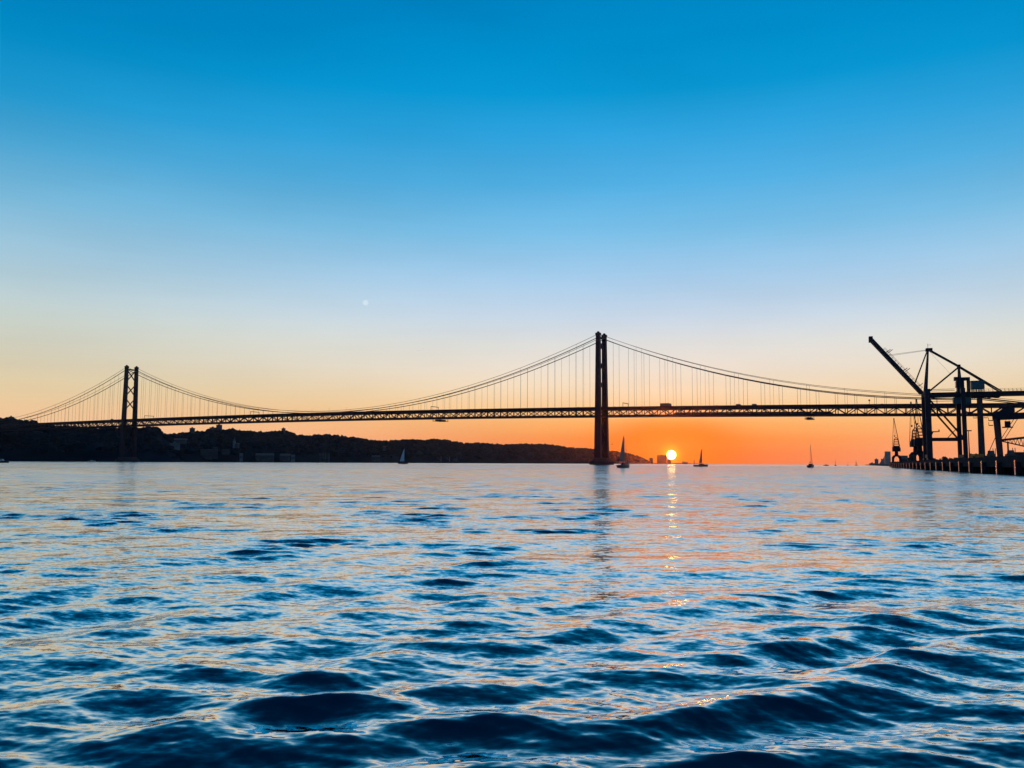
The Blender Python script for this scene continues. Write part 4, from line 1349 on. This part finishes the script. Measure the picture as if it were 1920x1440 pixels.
# mobile crane with its lattice boom lowered
mc = thing('mobile_crane', 'mobile crane with long lattice boom lowered, behind the yard gantry', 'crane', tuple(at_y(1893, 863, YD + 18)[:2]) + (QZ,), -math.atan2(base[0], base[1]))
def ml_(px, py, y=0.0):
    return ((px - 1893) * m1, y, (863 - py) * m1)
for dy in (-.7, .7):
    MB().beam(ml_(1878.5, 827.5, dy), ml_(1945, 820, dy), .42, .75).build('boom_chord', 'crane_steel', mc)
    MB().beam(ml_(1878.5, 828, dy), ml_(1945, 846, dy), .3, .4).build('boom_chord', 'crane_steel', mc)
    lc = MB()
    for i in range(12):
        f = i / 12; g2 = (i + .5) / 12; e2 = (i + 1) / 12
        top = lambda f: Vector(ml_(1878.5 + 66.5 * f, 827.5 - 7.5 * f, dy)); bot = lambda f: Vector(ml_(1878.5 + 66.5 * f, 828 + 18 * f, dy))
        lc.beam(top(f), bot(g2), .16); lc.beam(bot(g2), top(e2), .16)
    lc.build('boom_lacing', 'crane_steel', mc)
for px in (1881, 1886.5):
    MB().tube([ml_(px, 826), ml_(px + 24, 786)], .11, 5).build('pendant_rope', 'cable', mc)
MB().beam(ml_(1891.5, 860), ml_(1891.5, 832), .55).build('boom_rest', 'crane_steel', mc)
MB().box(6, 14, -1.6, 1.6, 1.2, 5.2).build('body', 'orange_paint_glow', mc)
MB().box(4.6, 5.98, -1.4, 1.4, 1.2, 3.8).build('cab', 'orange_paint_glow', mc)
for x in (6.5, 8.4, 11, 13):
    for sg in (-1, 1):
        MB().prism([(x + .65 * math.cos(i * math.pi / 5), .65 + .65 * math.sin(i * math.pi / 5)) for i in range(10)], 'y', sg * 1.5 - .3, sg * 1.5 + .3).build('wheel', 'rubber', mc)

# containers
def container(px0, px1, py0, py1, y, m, label):
    a = at_y(px0, py1, y); b = at_y(px1, py1, y); tp = at_y(px0, py0, y)
    w = b[0] - a[0]; h = tp[2] - a[2]
    t = thing('shipping_container', label, 'container', ((a[0] + b[0]) / 2, y, max(a[2], QZ)), 0, 'shipping containers on the quay')
    MB().box(-w / 2, w / 2, 0, 2.4, 0.0, h).build('body', m, t)
    n = max(4, int(w / .6)); rb = MB()
    for i in range(n):
        x = -w / 2 + (i + .5) * w / n
        rb.box(x - .12, x + .12, -.07, -.002, .15, h - .15)
    tag(rb.build('corrugation', m, t), kind='stuff')
    for x in (-w / 2 + .09, w / 2 - .09):
        MB().box(x - .1, x + .1, -.09, -.003, 0.0, h + .003).build('corner_post', m, t)


container(1901, 1932, 847.5, 860.5, 250, 'container', 'dark shipping container at the very right edge of the quay')
container(1893, 1900.5, 851.5, 861, 258, 'red_steel_glow', 'small reddish container half hidden beside the dark one')
# steel cargo frame, orange of the low sun put into its colour
a = at_y(1836, 862, 262)
of = thing('cargo_cage', 'open orange-lit steel cargo cage on the quay left of the round-headed pier', 'cage', (a[0], a[1], QZ), 0.2)
k = 262 / F
for x in (-9, -6, 2.5, 5, 8.5):
    for y in (0, 2.2):
        MB().box(x * k - .18, x * k + .18, y - .15, y + .15, 0, (9.6 if x != -6 else 11) * k).build('post', 'orange_paint_glow', of)
for zz in (2.5, 6.0, 9.4):
    for y in (-.17, 2.37):
        MB().box(-9.3 * k, 8.8 * k, y - .06, y + .06, zz * k - .12, zz * k + .12).build('rail', 'orange_paint_glow', of)
MB().box(-9.0 * k, -6.2 * k, .2, 2.0, .4, 8.5 * k).build('panel', 'orange_paint_glow', of)
# mooring gear and small machines on the quay
def quay_item(px, kind, label, y):
    a = at_y(px, 863, y)
    t = thing('forklift', label, 'forklift', (a[0], a[1], QZ), 0.4, 'forklifts on the quay')
    MB().box(-1.2, .8, -.6, .6, .45, 1.35).build('body', 'vehicle', t)
    MB().prism([(-1.0, 1.36), (.5, 1.36), (.3, 2.25), (-.8, 2.25)], 'y', -.55, .55).build('cab', 'glass', t)
    for yy in (-.35, .35): MB().box(.95, 1.08, yy - .06, yy + .06, .1, 2.9).build('mast_rail', 'vehicle', t)
    MB().box(1.09, 2.1, -.4, .4, .12, .2).build('fork', 'vehicle', t)
    for x in (-.8, .5):
        for sg in (-1, 1): MB().prism([(x + .4 * math.cos(i * math.pi / 4), .4 + .4 * math.sin(i * math.pi / 4)) for i in range(8)], 'y', sg * .55 - .12, sg * .55 + .12).build('wheel', 'rubber', t)
quay_item(1860, 0, 'dark forklift on the quay between the round-headed pier and the yard gantry', 240)
quay_item(1897, 0, 'dark forklift on the quay in front of the small reddish container', 232)

# light mast
a = at_y(1818, 862, 420)
lm = thing('light_mast', 'slim tall light mast with flat lamp head between crane and round-headed pier', 'light mast', (a[0], a[1], 2.8), 0.3)
hz = at_y(1815.5, 808.5, 420)[2] - 2.8
MB().tube([(0, 0, 0), (0, 0, hz)], .32, 8, .16).build('pole', 'crane_steel', lm)
MB().box(-1.5, 1.5, -.5, .5, hz + .005, hz + .5).build('lamp_head', 'crane_steel', lm)

# trees behind the quay
def tree(px, top_py, y, w_px, label, seed):
    g = random.Random(seed)
    a = at_y(px, 868, y); h = at_y(px, top_py, y)[2] - 2.8
    w = w_px * y / F
    t = thing('tree', label, 'tree', (a[0], a[1], 2.8), 0, 'trees behind the quay')
    tr = MB().tube([(0, 0, -.5), (.1, 0, h * .35), (0.0, .1, h * .7)], .32, 7, .12)
    for i in range(5):
        an = g.uniform(0, 6.28); tr.tube([(0, 0, h * g.uniform(.28, .5)), (math.cos(an) * w * .3, math.sin(an) * w * .3, h * g.uniform(.6, .8))], .13, 5, .05)
    tr.build('trunk', 'bark', t)
    cr = MB()
    lobes = [(g.uniform(-.30, .30) * w, g.uniform(-.3, .3) * w, h * g.uniform(.38, .80), g.uniform(.16, .30)) for _ in range(9)]
    for i in range(900):
        lx, ly, lz, lr = g.choice(lobes)
        d = Vector((g.gauss(0, 1), g.gauss(0, 1), g.gauss(0, 1))).normalized() * (g.random() ** .45)
        c = Vector((lx + d.x * lr * w, ly + d.y * lr * w, min(lz + d.z * lr * h * .8, h)))
        n = Vector((g.gauss(0, 1), g.gauss(0, 1), g.gauss(0, 1))).normalized()
        u = n.orthogonal().normalized(); v = n.cross(u); s = g.uniform(.25, .6)
        cr.add([c - u * s, c + v * s * .6, c + u * s, c - v * s * .6], [(0, 1, 2, 3)])
    me = bpy.data.meshes.new('crown'); me.from_pydata(cr.v, [], cr.f); me.materials.append(MT['leaf'])
    o = bpy.data.objects.new('crown', me); COL.objects.link(o); o.parent = t


for i, (px, ty, w, lab) in enumerate(((1706, 857.5, 13, 'round dark tree left of the two old cranes'), (1753, 858, 13, 'dark tree just right of the big quay crane leg'),
                                      (1772, 855.5, 17, 'broadest dark tree under the big quay crane'), (1783, 858.5, 12, 'small dark tree right of the broadest one'),
                                      (1794, 856, 15, 'dark tree touching the rear leg of the quay crane'), (1806, 858, 12, 'dark tree behind the rear crane legs'),
                                      (1823, 858.5, 12, 'low dark tree at the foot of the light mast'), (1742, 859, 12, 'low dark tree behind the big quay crane leg'))):
    tree(px, ty, 690 + 25 * (i % 3), w, lab, 100 + i)

# ------------------------------------------------------------------ gull, contrail, sun, haze
a = at_y(1147.5, 833, 240)
bird = thing('gull', 'gull gliding just right of the tall bridge tower', 'bird', tuple(a), 0.3)
body = MB()
rings = [[(x, r * math.cos(i * 1.0472), r * .9 * math.sin(i * 1.0472)) for i in range(6)] for x, r in ((-.26, .015), (-.16, .05), (0, .075), (.12, .06), (.2, .045), (.26, .01))]
body.loft(rings)
for sg in (-1, 1):
    pts = [(0.02, sg * .05, .03, .10), (0.05, sg * .28, .13, .09), (0.0, sg * .45, .11, .07), (-.08, sg * .62, .03, .02)]
    rg = [[(x + w, y, z), (x, y, z + .015), (x - w, y, z - .01)] for x, y, z, w in pts]
    body.loft(rg)
body.build('body', 'gull', bird)

m = bpy.data.materials.new('contrail_vapour'); m.use_nodes = True
t_ = m.node_tree; t_.nodes.clear()
o_ = t_.nodes.new('ShaderNodeOutputMaterial'); tl = t_.nodes.new('ShaderNodeBsdfTranslucent'); df = t_.nodes.new('ShaderNodeBsdfDiffuse'); ad_ = t_.nodes.new('ShaderNodeAddShader')
tl.inputs[0].default_value = (0.9, 0.9, 0.9, 1); df.inputs[0].default_value = (0.9, 0.9, 0.9, 1)
t_.links.new(tl.outputs[0], ad_.inputs[0]); t_.links.new(df.outputs[0], ad_.inputs[1])
tp_ = t_.nodes.new('ShaderNodeBsdfTransparent'); mx_ = t_.nodes.new('ShaderNodeMixShader'); mx_.inputs[0].default_value = 0.45
t_.links.new(tp_.outputs[0], mx_.inputs[1]); t_.links.new(ad_.outputs[0], mx_.inputs[2]); t_.links.new(mx_.outputs[0], o_.inputs[0])
p0 = at_y(782.5, 658, 42000); p1 = at_y(795, 653.5, 42000)
pm = [p0 + (p1 - p0) * f for f in (0, .3, .7, 1)]
ct = MB()
ct.loft([[(p + np.array([0, math.sin(i * 1.0472), math.cos(i * 1.0472)]) * r) for i in range(6)] for p, r in zip(pm, (4, 14, 16, 6))])
tag(ct.build('contrail', m), 'short white contrail high in the sky left of the tall tower', 'contrail')

m = bpy.data.materials.new('sun_surface'); m.use_nodes = True
t_ = m.node_tree; t_.nodes.clear()
o_ = t_.nodes.new('ShaderNodeOutputMaterial'); em = t_.nodes.new('ShaderNodeEmission')
em.inputs[0].default_value = (1.0, 0.60, 0.17, 1); em.inputs[1].default_value = 36.0
t_.links.new(em.outputs[0], o_.inputs[0])
D = 60000.0
sp = Vector((math.sin(SUN_AZ) * math.cos(SUN_EL), math.cos(SUN_AZ) * math.cos(SUN_EL), math.sin(SUN_EL))) * D
bpy_me = bpy.data.meshes.new('sun')
import bmesh
bmm = bmesh.new(); bmesh.ops.create_uvsphere(bmm, u_segments=48, v_segments=24, radius=D * math.tan(math.radians(0.275))); bmm.to_mesh(bpy_me); bmm.free()
for pl in bpy_me.polygons: pl.use_smooth = True
bpy_me.materials.append(m)
so = bpy.data.objects.new('sun', bpy_me); COL.objects.link(so); so.location = sp
tag(so, 'glowing yellow-white setting sun low above the river mouth', 'sun')

m = bpy.data.materials.new('flare_glow'); m.use_nodes = True
t_ = m.node_tree; t_.nodes.clear()
o_ = t_.nodes.new('ShaderNodeOutputMaterial'); em = t_.nodes.new('ShaderNodeEmission'); tr_ = t_.nodes.new('ShaderNodeBsdfTransparent'); ad_ = t_.nodes.new('ShaderNodeAddShader')
em.inputs[0].default_value = (1.0, 0.92, 0.62, 1); em.inputs[1].default_value = 0.06      # glow of a lens-flare spot, added over the sky as an object
t_.links.new(tr_.outputs[0], ad_.inputs[0]); t_.links.new(em.outputs[0], ad_.inputs[1]); t_.links.new(ad_.outputs[0], o_.inputs[0])
bpy_me = bpy.data.meshes.new('lens_flare'); D = 60000.0
bmm = bmesh.new(); bmesh.ops.create_uvsphere(bmm, u_segments=32, v_segments=16, radius=D * math.tan(math.radians(0.18))); bmm.to_mesh(bpy_me); bmm.free()
bpy_me.materials.append(m)
mo = bpy.data.objects.new('lens_flare', bpy_me); COL.objects.link(mo)
r_ = ray(685.5, 567.5); mo.location = tuple(np.array([0, 0, CAM_H]) + r_ / np.linalg.norm(r_) * D)
tag(mo, 'small pale round lens-flare spot in the sky left of the tall tower', 'lens_flare')

hm_ = bpy.data.materials.new('haze_air'); hm_.use_nodes = True
t_ = hm_.node_tree; t_.nodes.clear()
o_ = t_.nodes.new('ShaderNodeOutputMaterial'); pv = t_.nodes.new('ShaderNodeVolumePrincipled')
pv.inputs['Color'].default_value = (0.72, 0.82, 1.0, 1)
pv.inputs['Density'].default_value = 1.0e-5
pv.inputs['Anisotropy'].default_value = 0.95
pv.inputs['Density Attribute'].default_value = ''
pv.inputs['Temperature Attribute'].default_value = ''
t_.links.new(pv.outputs[0], o_.inputs['Volume'])
hz_ = MB().box(-9800, 9800, -9800, 9800, -4.0, 215.0).build('haze', hm_)
tag(hz_, 'thin evening haze over the river', kind='stuff')
